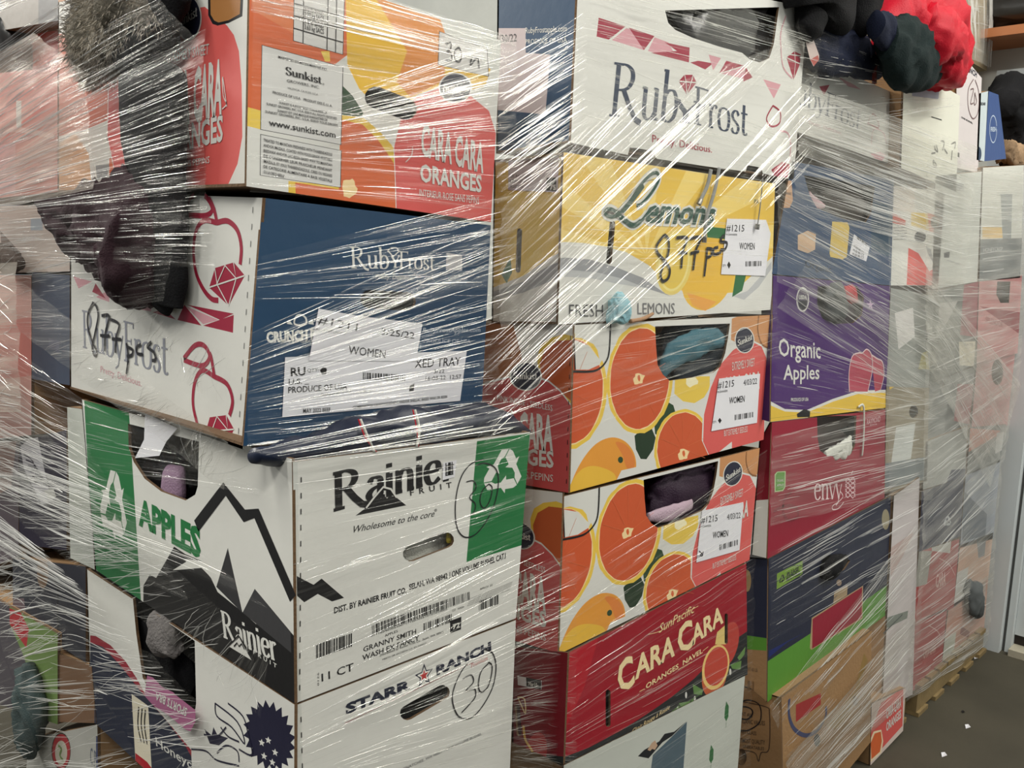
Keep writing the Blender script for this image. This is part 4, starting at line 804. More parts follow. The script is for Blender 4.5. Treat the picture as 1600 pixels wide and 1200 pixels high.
# ---- far columns of pallet 2 and pallet 3 (hazy behind film)
def d(p):
    for l in ((1040, 910, 1045, 940), (1050, 905, 1060, 950, 1040, 930), (1080, 880, 1100, 890, 1090, 940), (1100, 930, 1120, 960), (1030, 1000, 1050, 1030, 1040, 1045, 1030, 1010), (1145, 900, 1170, 890, 1165, 930), (1150, 940, 1145, 1000), (1020, 960, 1045, 955)): p.line(Zd(*l), .005, MARK, 2)
    p.add(Zd(905, 510, 1070, 560, 1065, 620, 900, 600), ink(150, 156, 176)); p.add(Zd(680, 680, 720, 680, 720, 715, 680, 710), ink(220, 206, 150)); p.line(Zd(1020, 730, 1085, 750), .003, BLACK, 1)
plain('white box with black handwriting below the dark green cloth', F3, [(1413, 100), (1500, 150), (1494, 300), (1408, 262)], ink(216, 216, 200), d)
def d(p):
    p.add(Zh(755, 240, 880, 250, 880, 400, 750, 380), ink(216, 208, 196)); p.add(Zh(860, 395, 950, 400, 1040, 420, 1040, 520, 860, 470), ink(224, 190, 80)); p.add(Zh(950, 400, 1045, 415, 1040, 520, 960, 500), ink(216, 90, 60)); p.add(ell(*Zh(985, 450)[0], 5, 9), SUN)
    p.add(Zh(845, 590, 900, 620, 960, 720, 1010, 690, 1015, 798, 835, 795), CORAL); p.add(Zh(755, 390, 830, 440, 828, 465, 755, 455), ink(210, 80, 60)); p.add(ell(*Zh(910, 530)[0], 9, 9), DK); p.add(Zh(940, 580, 970, 600, 985, 680, 950, 620), GREY)
    for k in range(5): p.line(Zh(760, 480 + k * 16, 835, 478 + k * 16), .0015, ink(120, 120, 120), 1)
plain('orange and white citrus box behind milky film, upper right of the second pallet', F3, [(1396, 290), (1476, 300), (1466, 446), (1392, 446)], WHITE, d)
def d(p):
    p.add(Zh(770, 950, 870, 920, 880, 1080, 790, 1150), ink(216, 214, 210)); p.add(Zh(920, 1170, 950, 1160, 960, 1260, 900, 1260), ink(196, 190, 130))
plain('grey box with white sticker behind milky film, right of the purple box', F3, [(1392, 450), (1460, 462), (1451, 606), (1385, 604)], ink(146, 150, 144), d)
plain('tan box with a white label behind film, right of the purple box lower edge', F3, [(1384, 604), (1452, 606), (1448, 752), (1382, 770)], ink(150, 140, 116), lambda p: (p.add(Zo(905, 445, 1010, 422, 985, 615, 878, 640), ink(206, 210, 206)), p.add(Zo(860, 110, 900, 90, 930, 200, 870, 240), YEL), p.hole(ell(*Zo(1000, 360)[0], 7, 10)), p.add(Zo(845, 640, 1100, 600, 1100, 720, 845, 780), ink(120, 130, 134))))
plain('tall white box behind film, right of the navy and green box', FRONT(1.005), [(1397, 775), (1437, 746), (1426, 1085), (1378, 1110)], ink(200, 192, 190), lambda p: (p.add(Zp(830, 60, 960, -30, 900, 100, 840, 200), ink(190, 166, 160)), p.add(Zp(730, 440, 780, 430, 930, 380, 925, 420, 760, 500), ink(120, 130, 120)), p.line(Zp(800, 500, 900, 400), .006, ink(70, 80, 80), 1)))
# pallet 3
def far(label, q, base, draw=None, y=1.03): return plain(label, FRONT(y), q, base, draw, depth=.22)
far('white box with star emblem and a circled 20 beside the red jacket', [(1495, 75), (1534, 122), (1528, 270), (1494, 262)], ink(206, 198, 196), lambda p: (p.text('STARR RANCH', Zt(560, 410, 712, 520, 562, 370), ink(40, 44, 60), bold=.03), p.line(Zt(690, 530, 655, 600, 655, 720, 685, 795, 720, 750, 725, 620, 700, 535), .004, ink(110, 80, 80), 2), p.line(Zt(670, 600, 690, 600, 670, 690, 690, 690), .004, ink(110, 80, 80), 2), p.line(Zt(698, 620, 710, 680, 695, 700, 698, 620), .004, ink(110, 80, 80), 2), p.add(Zt(583, 1020, 597, 1025, 596, 1055, 583, 1050), BLACK), p.text('ONE BUSHEL', Zt(608, 790, 685, 832, 608, 778), BLACK, bold=.03)))
far('slim pale box standing between the star box and the blue box', [(1530, 146), (1545, 142), (1538, 252), (1526, 250)], ink(190, 202, 206), lambda p: (p.add(ell(*Zt(725, 1030)[0], 4.5, 11), ink(26, 52, 84)), p.text('ORCHARD', Zt(738, 705, 770, 705, 738, 685), DK, bold=.03)))
far('blue open fruit box with oval emblem near the far wall', [(1544, 142), (1560, 148), (1572, 248), (1538, 252)], ink(48, 78, 138), lambda p: (p.line([(a, b) for a, b in ell(*Zt(822, 865)[0], 5.5, 21)], .004, ink(180, 196, 216), 1), p.text('FRESH', Zt(805, 880, 842, 880, 805, 850), ink(180, 196, 216), bold=.03)))
far('grey white box at the near edge of the third pallet', [(1462, 275), (1534, 268), (1527, 440), (1456, 452)], ink(196, 198, 190), lambda p: (p.add(Zu(285, 465, 312, 460, 310, 488, 285, 488), DK), p.add(Zu(332, 135, 378, 140, 378, 176, 330, 170), GREY), p.line(Zu(300, 500, 360, 520), .003, GREY, 1)), y=1.012)
far('white box with orange stripe in the top row of the third pallet', [(1536, 262), (1600, 258), (1596, 372), (1532, 374)], ink(206, 206, 196), lambda p: (p.add(Zu(465, 345, 555, 345, 562, 395, 465, 400), ink(222, 184, 110)), p.add(Zu(550, 190, 605, 190, 600, 400, 560, 400), ink(150, 154, 152))), y=1.012)
far('grey box with pale printed lines in the third pallet', [(1532, 374), (1597, 372), (1594, 434), (1530, 440)], ink(112, 116, 116), lambda p: (p.text('HONEYCRISP', Zu(468, 462, 560, 455, 468, 442), ink(180, 182, 180), bold=.02), p.line(Zu(465, 495, 565, 480), .005, ink(180, 182, 180), 1), p.line(Zu(465, 555, 565, 540), .005, ink(180, 182, 180), 1)), y=1.012)
far('dark grey box with a cream tag, left side of the third pallet', [(1458, 456), (1529, 440), (1524, 570), (1452, 600)], ink(84, 90, 84), lambda p: (p.add(Zu(355, 882, 432, 880, 425, 998, 358, 992), CREAM), p.text('GATE', Zu(378, 900, 420, 900, 378, 888), DK), p.add(Zu(380, 600, 448, 600, 440, 860, 360, 850), ink(150, 30, 50)), p.add(Zu(265, 700, 350, 690, 270, 850, 250, 840), ink(180, 178, 172))), y=1.014)
far('pink box with a red wedge across it on the third pallet', [(1530, 440), (1597, 430), (1590, 552), (1526, 568)], ink(198, 132, 130), lambda p: (p.add(Zu(452, 715, 645, 745, 645, 850), ink(150, 24, 40)), p.text('SPLENDOR', Zu(480, 790, 560, 815, 480, 762), ink(150, 60, 60)), p.hole(Zu(535, 600, 530, 660, 550, 700, 590, 700, 596, 600))), y=1.012)
far('plain pink box under the wedge box on the third pallet', [(1526, 568), (1586, 553), (1574, 665), (1518, 668)], ink(200, 140, 136), lambda p: p.hole(ell(*Zu(535, 1025)[0], 9, 20)), y=1.02)
far('grey printed box under the cream tag box', [(1452, 600), (1524, 572), (1514, 664), (1446, 690)], ink(120, 124, 122), lambda p: (p.add(Zv(355, 0, 420, 0, 408, 165, 340, 150), ink(170, 100, 104)), p.hole(ell(*Zu(278, 1078)[0], 5, 6))), y=1.02)
far('coral and patterned grey box, middle of the third pallet', [(1516, 668), (1572, 663), (1562, 722), (1511, 742)], ink(120, 124, 122), lambda p: (p.add(Zv(405, 180, 530, 190, 520, 210, 395, 280), ink(206, 130, 110)), [p.line(Zv(405 + k * 14, 330, 430 + k * 14, 270), .004, ink(190, 190, 186), 1) for k in range(5)], p.add(Zv(515, 200, 545, 195, 535, 270, 508, 285), ink(200, 200, 196))), y=1.014)
far('pale box with loose strap marks, middle of the third pallet', [(1447, 690), (1512, 666), (1508, 745), (1442, 765)], ink(164, 166, 160), lambda p: (p.add(Zv(330, 350, 392, 345, 385, 400, 300, 425), ink(46, 52, 84)), p.line(Zv(340, 320, 385, 300), .005, WHITE, 1)), y=1.012)
far('navy box with white recycle mark on the third pallet', [(1440, 768), (1506, 745), (1501, 838), (1436, 862)], ink(50, 54, 78), lambda p: p.recycle(Zv(314, 560)[0], Zv(332, 556)[0], Zv(314, 535)[0], ink(190, 196, 200)), y=1.012)
far('blue grey box with pale front at the far end of the third pallet', [(1509, 742), (1563, 718), (1552, 842), (1500, 856)], ink(150, 158, 170), lambda p: p.add(Zv(375, 430, 475, 530, 468, 620, 375, 640), ink(96, 106, 120)), y=1.014)
far('red citrus box with white lettering in the third pallet', [(1436, 862), (1499, 842), (1490, 950), (1424, 975)], ink(176, 50, 50), lambda p: (p.add(Zv(185, 680, 250, 680, 230, 815, 180, 830), ink(150, 150, 140)), p.text('CARA', Zv(265, 830, 305, 815, 268, 775), ink(220, 180, 170), bold=.03), p.line(Zv(280, 710, 320, 735, 345, 780), .003, ink(220, 180, 170), 1), p.add(Zv(250, 620, 330, 640, 325, 690, 250, 680), ink(190, 190, 180))), y=1.012)
far('peach citrus box with white panel at the far end of the third pallet', [(1500, 852), (1552, 832), (1544, 905), (1490, 950)], ink(206, 166, 140), lambda p: (p.add(Zv(350, 770, 400, 745, 385, 880, 335, 910), ink(206, 206, 200)), p.add(Zv(430, 600, 475, 590, 465, 700, 440, 710), ink(120, 124, 130))), y=1.014)
far('red box at the bottom left of the third pallet', [(1424, 975), (1480, 950), (1470, 1052), (1418, 1085)], ink(176, 44, 50), lambda p: (p.line(Zv(240, 985, 275, 1010, 290, 1050), .003, ink(220, 180, 170), 1), p.text('CARA CARA', Zv(215, 1120, 265, 1090, 217, 1075), ink(220, 160, 150), bold=.03)), y=1.012)
far('peach box with a white label at the bottom of the third pallet', [(1482, 950), (1544, 905), (1537, 990), (1470, 1052)], ink(196, 140, 118), lambda p: (p.add(Zv(300, 1040, 350, 1010, 335, 1130, 280, 1180), ink(196, 200, 186)), p.add(Zv(370, 985, 405, 1010, 400, 1035, 365, 1020), ink(140, 50, 50)), p.add(Zv(440, 830, 470, 800, 465, 950, 445, 950), ink(190, 170, 160))), y=1.014)

# ================================================================ PALLET 1, boxes further along the left face
def lft(label, q, base, draw=None, x=.662, depth=.3):
    return plain(label, LEFT(x), q, base, draw, depth=depth)
lft('coral citrus box at the far left of the top row', [(-60, 120), (90, 105), (90, 300), (-60, 315)], ink(214, 120, 110), lambda p: (p.add(Zs(95, 590, 125, 590, 125, 760, 95, 780), WHITE), p.line(Zs(-40, 800, 90, 760, 320, 800), .01, ink(230, 180, 170), 1), p.add(Zs(-40, 850, 90, 840, 90, 1130, -40, 1130), ink(220, 150, 150))))
lft('pale filler box standing in for heavy film glare at the left edge, above the pink box', [(-60, 325), (109, 318), (109, 424), (-60, 428)], ink(206, 190, 178), lambda p: (p.add(Ze(180, 230, 250, 230, 250, 300, 180, 300), ink(170, 180, 190)), p.add(Ze(0, 300, 130, 440, 20, 500), ink(120, 96, 84))))  # added filler, coloured like whitish film glare
lft('slate blue box end beside the 877 pcs box', [(50, 425), (109, 430), (109, 602), (50, 592)], ink(70, 82, 104), lambda p: (p.add(Ze(285, 930, 350, 950, 345, 1010, 285, 990), ink(90, 96, 120)), p.add(Ze(180, 300, 260, 320, 260, 500, 180, 480), ink(120, 120, 110))))
lft('pink box at the left edge of the frame, strongly wrapped', [(-60, 430), (49, 430), (49, 680), (-60, 690)], ink(214, 160, 150), lambda p: p.add(Ze(-200, 900, 190, 800, 190, 1150, -200, 1200), ink(216, 130, 120)))
lft('dark mauve box at the left edge below the pink box', [(-60, 690), (29, 690), (29, 868), (-60, 905)], ink(96, 84, 92), lambda p: p.add(Zi(-20, 440, 90, 440, 60, 700, -40, 760), ink(150, 120, 110)))
lft('dark purple box with white line flowers left of the recycle symbol', [(30, 690), (104, 672), (104, 860), (30, 850)], ink(44, 38, 62), lambda p: (p.add(Zi(110, 480, 200, 400, 260, 700, 300, 760, 230, 800, 130, 600), ink(196, 194, 200)), [p.line(Zi(130 + k * 12, 520 + k * 30, 180 + k * 12, 560 + k * 20, 200 + k * 14, 650 + k * 12), .003, ink(44, 38, 62), 2) for k in range(6)], p.add(Zi(240, 720, 290, 705, 305, 750, 270, 775), WHITE)))
lft('pale box end seen edge-on left of the green panel', [(105, 636), (132, 640), (148, 890), (110, 872)], ink(196, 200, 190))
lft('dark box with tan oval handle mark at the lower left', [(20, 872), (134, 885), (134, 1035), (20, 965)], ink(48, 50, 62), lambda p: (p.add(ell(*Zj(232, 120)[0], 9, 25), ink(130, 100, 76)), p.add(Zj(30, 260, 130, 260, 160, 500, 30, 520), ink(110, 90, 96)), p.line(Zj(315, 200, 315, 620), .004, BLACK, 1)), x=.66)
lft('green and red fruit box at the lower left edge', [(-60, 905), (90, 990), (90, 1132), (-60, 1080)], ink(110, 140, 70), lambda p: (p.add(Zx(60, 200, 130, 230, 180, 330, 165, 450, 60, 300), ink(190, 40, 50)), p.add(Zx(-100, 100, 60, 150, 60, 300, 140, 480, 250, 800, -100, 900), ink(80, 76, 84))), x=.652)
lft('plain brown kraft box end, lower left', [(91, 1022), (143, 1042), (150, 1130), (92, 1128)], ink(126, 92, 66), lambda p: p.add(Zx(590, 600, 840, 700, 840, 1300, 590, 1200), ink(44, 50, 76)), x=.655)
lft('white box with round red emblem in the lower left corner', [(45, 1155), (152, 1132), (156, 1420), (30, 1330)], ink(176, 176, 168), lambda p: (p.add(ell(*Zx(382, 1095)[0], 15, 29), ink(60, 50, 40)), p.add(ell(*Zx(382, 1095)[0], 14, 27), ink(180, 40, 50)), p.add(ell(*Zx(382, 1105)[0], 9.5, 19), ink(196, 190, 170)), p.line(Zx(365, 1060, 385, 1080, 375, 1120, 395, 1150), .006, ink(110, 140, 70), 1), p.text('C P', Zx(565, 1170, 600, 1200, 565, 1060), ink(90, 100, 120)), p.add(Zx(600, 1000, 830, 1050, 830, 1300, 600, 1300), ink(60, 70, 110))), x=.655)
# ================================================================ floor, wall, door, pallets
def box_mesh(name, lo, hi, m, parent=None, bev=0):
    x0, y0, z0 = lo; x1, y1, z1 = hi
    v = [(x0, y0, z0), (x1, y0, z0), (x1, y1, z0), (x0, y1, z0), (x0, y0, z1), (x1, y0, z1), (x1, y1, z1), (x0, y1, z1)]
    f = [(3, 2, 1, 0), (4, 5, 6, 7), (0, 1, 5, 4), (1, 2, 6, 5), (2, 3, 7, 6), (3, 0, 4, 7)]
    return link(name, v, f, [m], None, parent, loc=((x0 + x1) / 2, (y0 + y1) / 2, z0))
FLOOR = mat('concrete_floor', (72, 68, 56), rough=.75, var=.35, bump=.5, bs=30, vs=3)
WALLM = mat('painted_block', (214, 216, 208), rough=.8, var=.08, bump=1.0, bs=14, vs=4)
DOORM = mat('painted_steel', (204, 210, 210), rough=.6, var=.06, bump=.2, bs=12, vs=3)
fl = box_mesh('floor', (-3, -4, -.05), (9, 6, 0), FLOOR); fl['kind'] = 'structure'
WX = 4.27
wb = box_mesh('wall_right', (WX, -4, .0), (WX + .1, 6, 4.4), WALLM); wb['kind'] = 'structure'
LP = LEFT(4.15); y1 = LP.hit(1536, 1012).y; y0 = LP.hit(1561, 1012).y
o = box_mesh('trim_1', (4.15, y0, 0), (WX, y1 + .2, 2.45), DOORM); o['kind'] = 'structure'           # pilaster
o = box_mesh('trim_2', (4.19, y0 - .035, 0.0), (WX, y0 - .012, 2.3), DOORM); o['kind'] = 'structure'     # door frame
o = box_mesh('frame_gap_shade', (4.20, y0 - .012, 0.0), (WX, y0 - .001, 2.3), mat('shadow_gap', (90, 90, 88))); o['kind'] = 'structure'  # grey strip painted in for the shaded gap beside the frame
o = box_mesh('door_1', (4.225, y0 - 1.25, .075), (WX - .001, y0 - .036, 2.25), DOORM); o['kind'] = 'structure'
o = box_mesh('door_gap_shade', (4.235, y0 - 1.25, .031), (WX - .002, y0 - .036, .073), mat('painted_gap_shade', (44, 38, 34))); o['kind'] = 'structure'  # dark strip painted in for shade in the gap under the door
o = box_mesh('baseboard_right', (4.15, y0 - 1.3, 0), (WX, y0 - .036, .03), mat('stone_sill', (186, 180, 160), var=.3, bump=.4)); o['kind'] = 'structure'
def cyl(name, c, r, z0, z1, m, parent, n=20):
    v = [(c[0] + r * math.cos(6.2832 * k / n), c[1] + r * math.sin(6.2832 * k / n), z0) for k in range(n)]
    v += [(x, y, z1) for x, y, _ in v]
    return link(name, v, [(k, (k + 1) % n, n + (k + 1) % n, n + k) for k in range(n)] + [tuple(range(n))[::-1], tuple(range(n, 2 * n))], [m], None, parent)
# wooden pallets under the second and third stacks
def pallet(label, x0, x1, y0, group='wooden pallets'):
    r = thing('wooden_pallet', label, 'pallet', ((x0 + x1) / 2, y0 + .5, 0), group)
    for k in range(3): box_mesh('stringer', (x0, y0 + .0 + k * .48, .018), (x1, y0 + .04 + k * .48, .105), WOOD, r)
    n = 8; w = (x1 - x0) / n
    for k in range(n): box_mesh('deck_board', (x0 + k * w, y0 - .01, .106), (x0 + k * w + w * .8, y0 + 1.0, .122), WOOD, r)
    for k in range(5): box_mesh('bottom_board', (x0 + k * (x1 - x0) / 4.4, y0 - .01, .001), (x0 + k * (x1 - x0) / 4.4 + .1, y0 + 1.0, .017), WOOD, r)
pallet('wooden pallet under the far stack by the white pilaster', 3.3, 4.09, 1.0)
pallet('wooden pallet under the middle stack, mostly hidden', 2.1, 3.24, 1.02)
for c, s_, lab in (((1505, 1113), .012, 'dark torn scrap on the concrete floor'), ((1512, 1136), .02, 'white scrap just below the dark torn scrap on the floor'), ((1475, 1180), .02, 'white scrap nearest the bottom edge, on the floor'), ((1525, 1028), .02, 'tiny white scrap by the foot of the white pilaster')):
    r = ray(*c); q = EYE + r * (-1.62 / r.z); v = [(q.x - s_, q.y, .001), (q.x, q.y - s_ * .5, .004), (q.x + s_, q.y + .004, .002), (q.x, q.y + s_ * .5, .006)]
    tag(link('paper_scrap', v, [(0, 1, 2, 3)], [PAPER if c[0] != 1505 else BLACK], loc=(q.x, q.y, 0)), lab, 'litter', 'scraps on the floor')

# ================================================================ upper pallet (top right) and the ledge
UP = FRONT(1.25); c0 = UP.hit(1467, 78); UL = LEFT(c0.x)
zb = UP.hit(1467, 68).z
x1 = UP.hit(1542, 108).x
up = thing('wooden_crate_tray', 'cardboard tray of the upper pallet above the red jacket', 'tray', ((c0.x + x1) / 2, 1.7, zb))
TAN = mat('tray_board', (150, 134, 104), rough=.8, bump=.3)
def bx(name, lo, hi, m, parent): return box_mesh(name, lo, hi, m, parent)
bx('tray_front', (c0.x, 1.25, zb), (x1, 1.256, zb + .28), TAN, up); bx('tray_side', (c0.x, 1.257, zb), (c0.x + .006, 2.9, zb + .28), TAN, up); bx('tray_floor', (c0.x + .007, 1.257, zb), (x1, 2.9, zb + .006), TAN, up)
bx('load', (c0.x + .01, 1.27, zb + .01), (x1 - .02, 2.85, zb + 1.0), mat('upper_load', (150, 146, 140), var=.3, vs=4), up)
for k in range(3): bx('strap', (c0.x - .004, 1.3, zb + .10 + k * .045), (c0.x - .001, 2.85, zb + .112 + k * .045), mat('strap_white', (200, 196, 190)), up)
LW = LEFT(WX - .25); pa, pb = LW.hit(1546, 50), LW.hit(1620, 38)
lg = box_mesh('wooden_ledge', (WX - .25, pb.y - .8, pa.z - .02), (WX, pa.y + .4, pa.z + .015), mat('ledge_wood', (176, 112, 70), var=.2)); tag(lg, 'orange-brown wooden ledge high on the far wall', 'shelf')
BAG = mat('black_bag', (26, 26, 26), rough=.3, spec=.6, bump=.5, bs=14)
tag(heap('garbage_bag', (WX - .12, (pa.y + pb.y) / 2 - .1, pa.z + .22), (.1, .55, .2), BAG, folds=.2, seed=3), 'shiny black plastic bag on the wooden ledge', 'bag')

# ================================================================ clothes
CB = fabric('black_cloth', (22, 22, 24)); CN = fabric('navy_satin', (14, 26, 50), rough=.42, sheen=0, spec=.5, bump=.15, bs=60); CR = fabric('red_jacket', (190, 16, 40), rough=.55, bump=.3); CG = fabric('dark_green_cloth', (20, 34, 34))
CM = fabric('maroon_cloth', (52, 34, 40)); CT = fabric('teal_cloth', (70, 110, 122)); CGR = fabric('grey_cloth', (96, 100, 100)); CW = fabric('white_cloth', (214, 216, 206)); CPK = fabric('mauve_cloth', (150, 124, 146)); FUR = fabric('grey_fur', (110, 105, 94), bump=1, bs=120, var=.5)
def at(P, x, y, off): return P.hit(x, y, off)
# coat with fur cuff hanging over the near corner (left face)
coat = thing('fur_trimmed_coat', 'black coat sleeve with grey fur trim hanging down over the upper boxes', 'clothing', L1.hit(262, 470, .03))
LO = LEFT(.656)
loft('sleeve', [at(LO, 255, -60, .03), at(LO, 232, 10, .03), at(LO, 222, 70, .03), at(LO, 225, 125, .03)], [(.09, .03), (.085, .035), (.085, .035), (.03, .02)], CB, coat, seed=2, folds=.25, nrm=(-1, 0, 0), fscale=16)
loft('boot_shaft', [at(LO, 238, 105, .028), at(LO, 238, 125, .028), at(LO, 238, 200, .026), at(LO, 243, 270, .024), at(LO, 256, 330, .02), at(LO, 263, 420, .018), at(LO, 265, 478, .016)], [(.05, .012), (.098, .026), (.098, .024), (.09, .022), (.07, .018), (.055, .016), (.04, .01)], CB, coat, seed=12, folds=.14, nrm=(-1, 0, 0), fscale=12)
fz = loft('fur_trim', [at(LO, 235, -60, .045), at(LO, 190, -10, .045), at(LO, 165, 30, .045), at(LO, 150, 75, .042), at(LO, 160, 122, .035)], [(.09, .03), (.09, .04), (.08, .035), (.075, .035), (.045, .02)], FUR, coat, seed=5, folds=.35, nrm=(-1, 0, 0), fscale=30)
hv, hf = [], []
r_ = random.Random(4)
mw = [fz.matrix_world @ v.co for v in fz.data.vertices]; base = wloc(coat) + fz.location
for k in range(12000):
    v = r_.choice(fz.data.vertices); p = v.co + base + Vector((r_.uniform(-.008, .008), r_.uniform(-.008, .008), r_.uniform(-.008, .008)))
    d_ = (v.normal + Vector((r_.uniform(-.5, .5), r_.uniform(-.5, .5), r_.uniform(-1.3, .3)))).normalized(); l = r_.uniform(.006, .014); s_ = d_.cross(Vector((r_.random(), r_.random(), r_.random()))).normalized() * .0007
    i = len(hv); hv += [p - s_, p + s_, p + d_ * l]; hf.append((i, i + 1, i + 2))
FUR2 = fabric('grey_fur_tips', (168, 160, 146), bump=0, var=.6)
h = link('fur_hair', hv, hf, [FUR2], None, coat); h['kind'] = 'stuff'
# dark garment lying out of the second-row box
t = loft('dark_blouse', [at(L1, 65, 318, .05), at(L1, 110, 345, .035), at(L1, 160, 365, .03), at(L1, 215, 375, .03), at(L1, 262, 392, .01)], [(.012, .012), (.05, .03), (.085, .04), (.11, .04), (.09, .03)], CM, seed=9, folds=.5, nrm=(-1, 0, 0), fscale=20)
tag(t, 'maroon and black crumpled blouse spilling out of the 877 pcs box', 'clothing')
t = loft('black_scarf', [at(L1, 250, 300, .02), at(L1, 262, 380, .012), at(L1, 258, 440, .012), at(L1, 250, 478, .012)], [(.045, .012), (.05, .012), (.04, .012), (.03, .01)], CB, seed=19, folds=.3, nrm=(-1, 0, 0)); tag(t, 'black cloth end hanging into the cut-out of the 877 pcs box', 'clothing')
def inhole(name, P, px, py, off, size, m, label, seed=1, rot=0, folds=.3, cat='clothing', fs=16, group=None):
    o = heap(name, P.hit(px, py, off), size, m, seed=seed, folds=folds, rot=rot, fscale=fs); tag(o, label, cat, group); return o
E_ = inhole
PLAS = mat('black_plastic', (30, 30, 32), rough=.25, spec=.7, bump=.6, bs=20)
E_('plastic_bag', L1, 262, 715, -.07, (.04, .12, .11), PLAS, 'glossy black bag inside the cut-out of the mountain logo box', 3, fs=26, cat='bag')
E_('pink_sock', L1, 272, 755, -.018, (.012, .035, .03), CPK, 'mauve sock tip inside the cut-out of the mountain logo box', 4, cat='clothing')
lb = Panel(L1.fwd(.004), Zr(400, 270, 560, 345, 505, 410, 470, 480, 350, 492, 395, 400), PAPER, th=.0006); o = lb.build('paper_tag', None); tag(o, 'white paper tag stuck across the cut-out of the mountain logo box', 'tag')
E_('dark_sweater', L1, 258, 1015, -.06, (.045, .13, .13), CB, 'black sweater inside the cut-out of the star logo box', 6, fs=24)
E_('glitter_shoe', L1, 262, 990, -.01, (.02, .05, .035), fabric('glitter_grey', (120, 116, 114), var=.8, bump=1, bs=200), 'grey glittery shoe over the black sweater, lower left', 7, folds=.4, cat='shoe')
tg = Panel(L1.fwd(.012), Zj(800, 680, 830, 690, 885, 745, 940, 770, 960, 790, 1062, 868, 1062, 930, 1035, 982, 1010, 975, 920, 900, 830, 840, 785, 790), ink(176, 96, 140), th=.001)
tg.text('SPORTS BRA', Zj(1020, 860, 850, 768, 1012, 905), WHITE, bold=.02)
tag(tg.build('hang_tag', None), 'pink hang tag with upside-down lettering below the mountain logo', 'tag')
# navy bag bulging out of the open apple box
nb = thing('navy_jacket', 'shiny navy jacket with white and red piping rising from the mountain logo box', 'clothing', (.92, 1.05, 1.30))
P1 = FRONT(1.05)
loft('jacket_cloth', [P1.hit(395, 712), P1.hit(470, 705), P1.hit(560, 685), P1.hit(660, 668), P1.hit(760, 662), P1.hit(818, 676)], [(.01, .015), (.02, .03), (.032, .035), (.038, .035), (.032, .035), (.008, .02)], CN, nb, seed=8, folds=.25, nrm=(0, -1, .3), fscale=20, ring=8)
for a_, b_, c_ in (((585, 706), (575, 684), (563, 655)), ((651, 698), (655, 670), (648, 640))):
    loft('piping', [F1.hit(*a_, .001), F1.hit(*b_, .004), F1.hit(*c_, -.004)], [(.002, .0015)] * 3, CW, nb, folds=0, nseg=8)
    loft('red_piping', [F1.hit(a_[0] + 3, a_[1], .001), F1.hit(b_[0] - 4, b_[1], .004), F1.hit(c_[0] - 3, c_[1], -.004)], [(.001, .001)] * 3, CR, nb, folds=0, nseg=8)
E_('pale_cloth', F1, 672, 852, -.045, (.09, .022, .05), CW, 'pale grey cloth behind the hand hole of the mountain logo box', 11, folds=.15)
E_('yellow_tag', F1, 702, 838, -.012, (.006, .003, .012), fabric('yellow_tag', (200, 180, 60)), 'yellow tag peeking through the hand hole of the mountain logo box', 12, cat='tag')
E_('black_sock', F1, 665, 1098, -.05, (.08, .02, .04), CB, 'black fabric behind the hand hole of the star logo box', 13)
E_('black_shirt', F1B, 606, 470, -.05, (.08, .02, .05), CB, 'black fabric behind the hand hole of the dark blue box', 14)
E_('black_legging', F1B, 612, 162, -.04, (.09, .025, .06), CB, 'black fabric behind the hand hole of the orange citrus box', 15)
E_('black_trousers', F2, 1125, 25, -.06, (.24, .04, .14), PLAS, 'black garment in plastic inside the top box with red triangles', 16, fs=26)
E_('slate_jumper', F2, 1085, 560, -.055, (.15, .04, .09), fabric('slate_cloth', (44, 52, 60)), 'dark grey jumper inside the upper citrus slice box', 17)
t = loft('teal_jeans', [F2.hit(1032, 590, -.012), F2.hit(1050, 556, -.008), F2.hit(1082, 540, -.008), F2.hit(1112, 530, -.012), F2.hit(1135, 535, -.015)], [(.01, .006), (.03, .012), (.032, .012), (.028, .012), (.01, .006)], CT, seed=21, folds=.3, nrm=(0, -1, 0), fscale=26); tag(t, 'teal denim cloth showing in the cut-out of the upper citrus slice box', 'clothing')
E_('aubergine_top', F2, 1060, 775, -.055, (.15, .04, .075), fabric('aubergine', (50, 34, 50), rough=.5), 'dark purple top inside the lower citrus slice box', 18)
t = loft('pink_strap', [F2.hit(1012, 808, -.01), F2.hit(1045, 802, -.006), F2.hit(1080, 788, -.008)], [(.008, .005), (.018, .01), (.012, .005)], fabric('mauve_pink', (180, 158, 170)), seed=22, folds=.3, nrm=(0, -1, 0)); tag(t, 'pale mauve cloth edge in the lower citrus slice box', 'clothing')
E_('blue_tissue', F2, 966, 482, .014, (.026, .01, .026), fabric('light_blue', (150, 196, 206)), 'light blue crumpled tissue on the lower edge of the lemon box', 23, folds=.5, fs=40, cat='tissue')
t = loft('tan_strap', [F2.hit(985, 502, .008), F2.hit(1005, 498, .01), F2.hit(1020, 490, .008)], [(.004, .004)] * 3, fabric('tan', (176, 140, 110)), folds=.2, nseg=8); tag(t, 'thin tan strap beside the light blue tissue', 'strap')
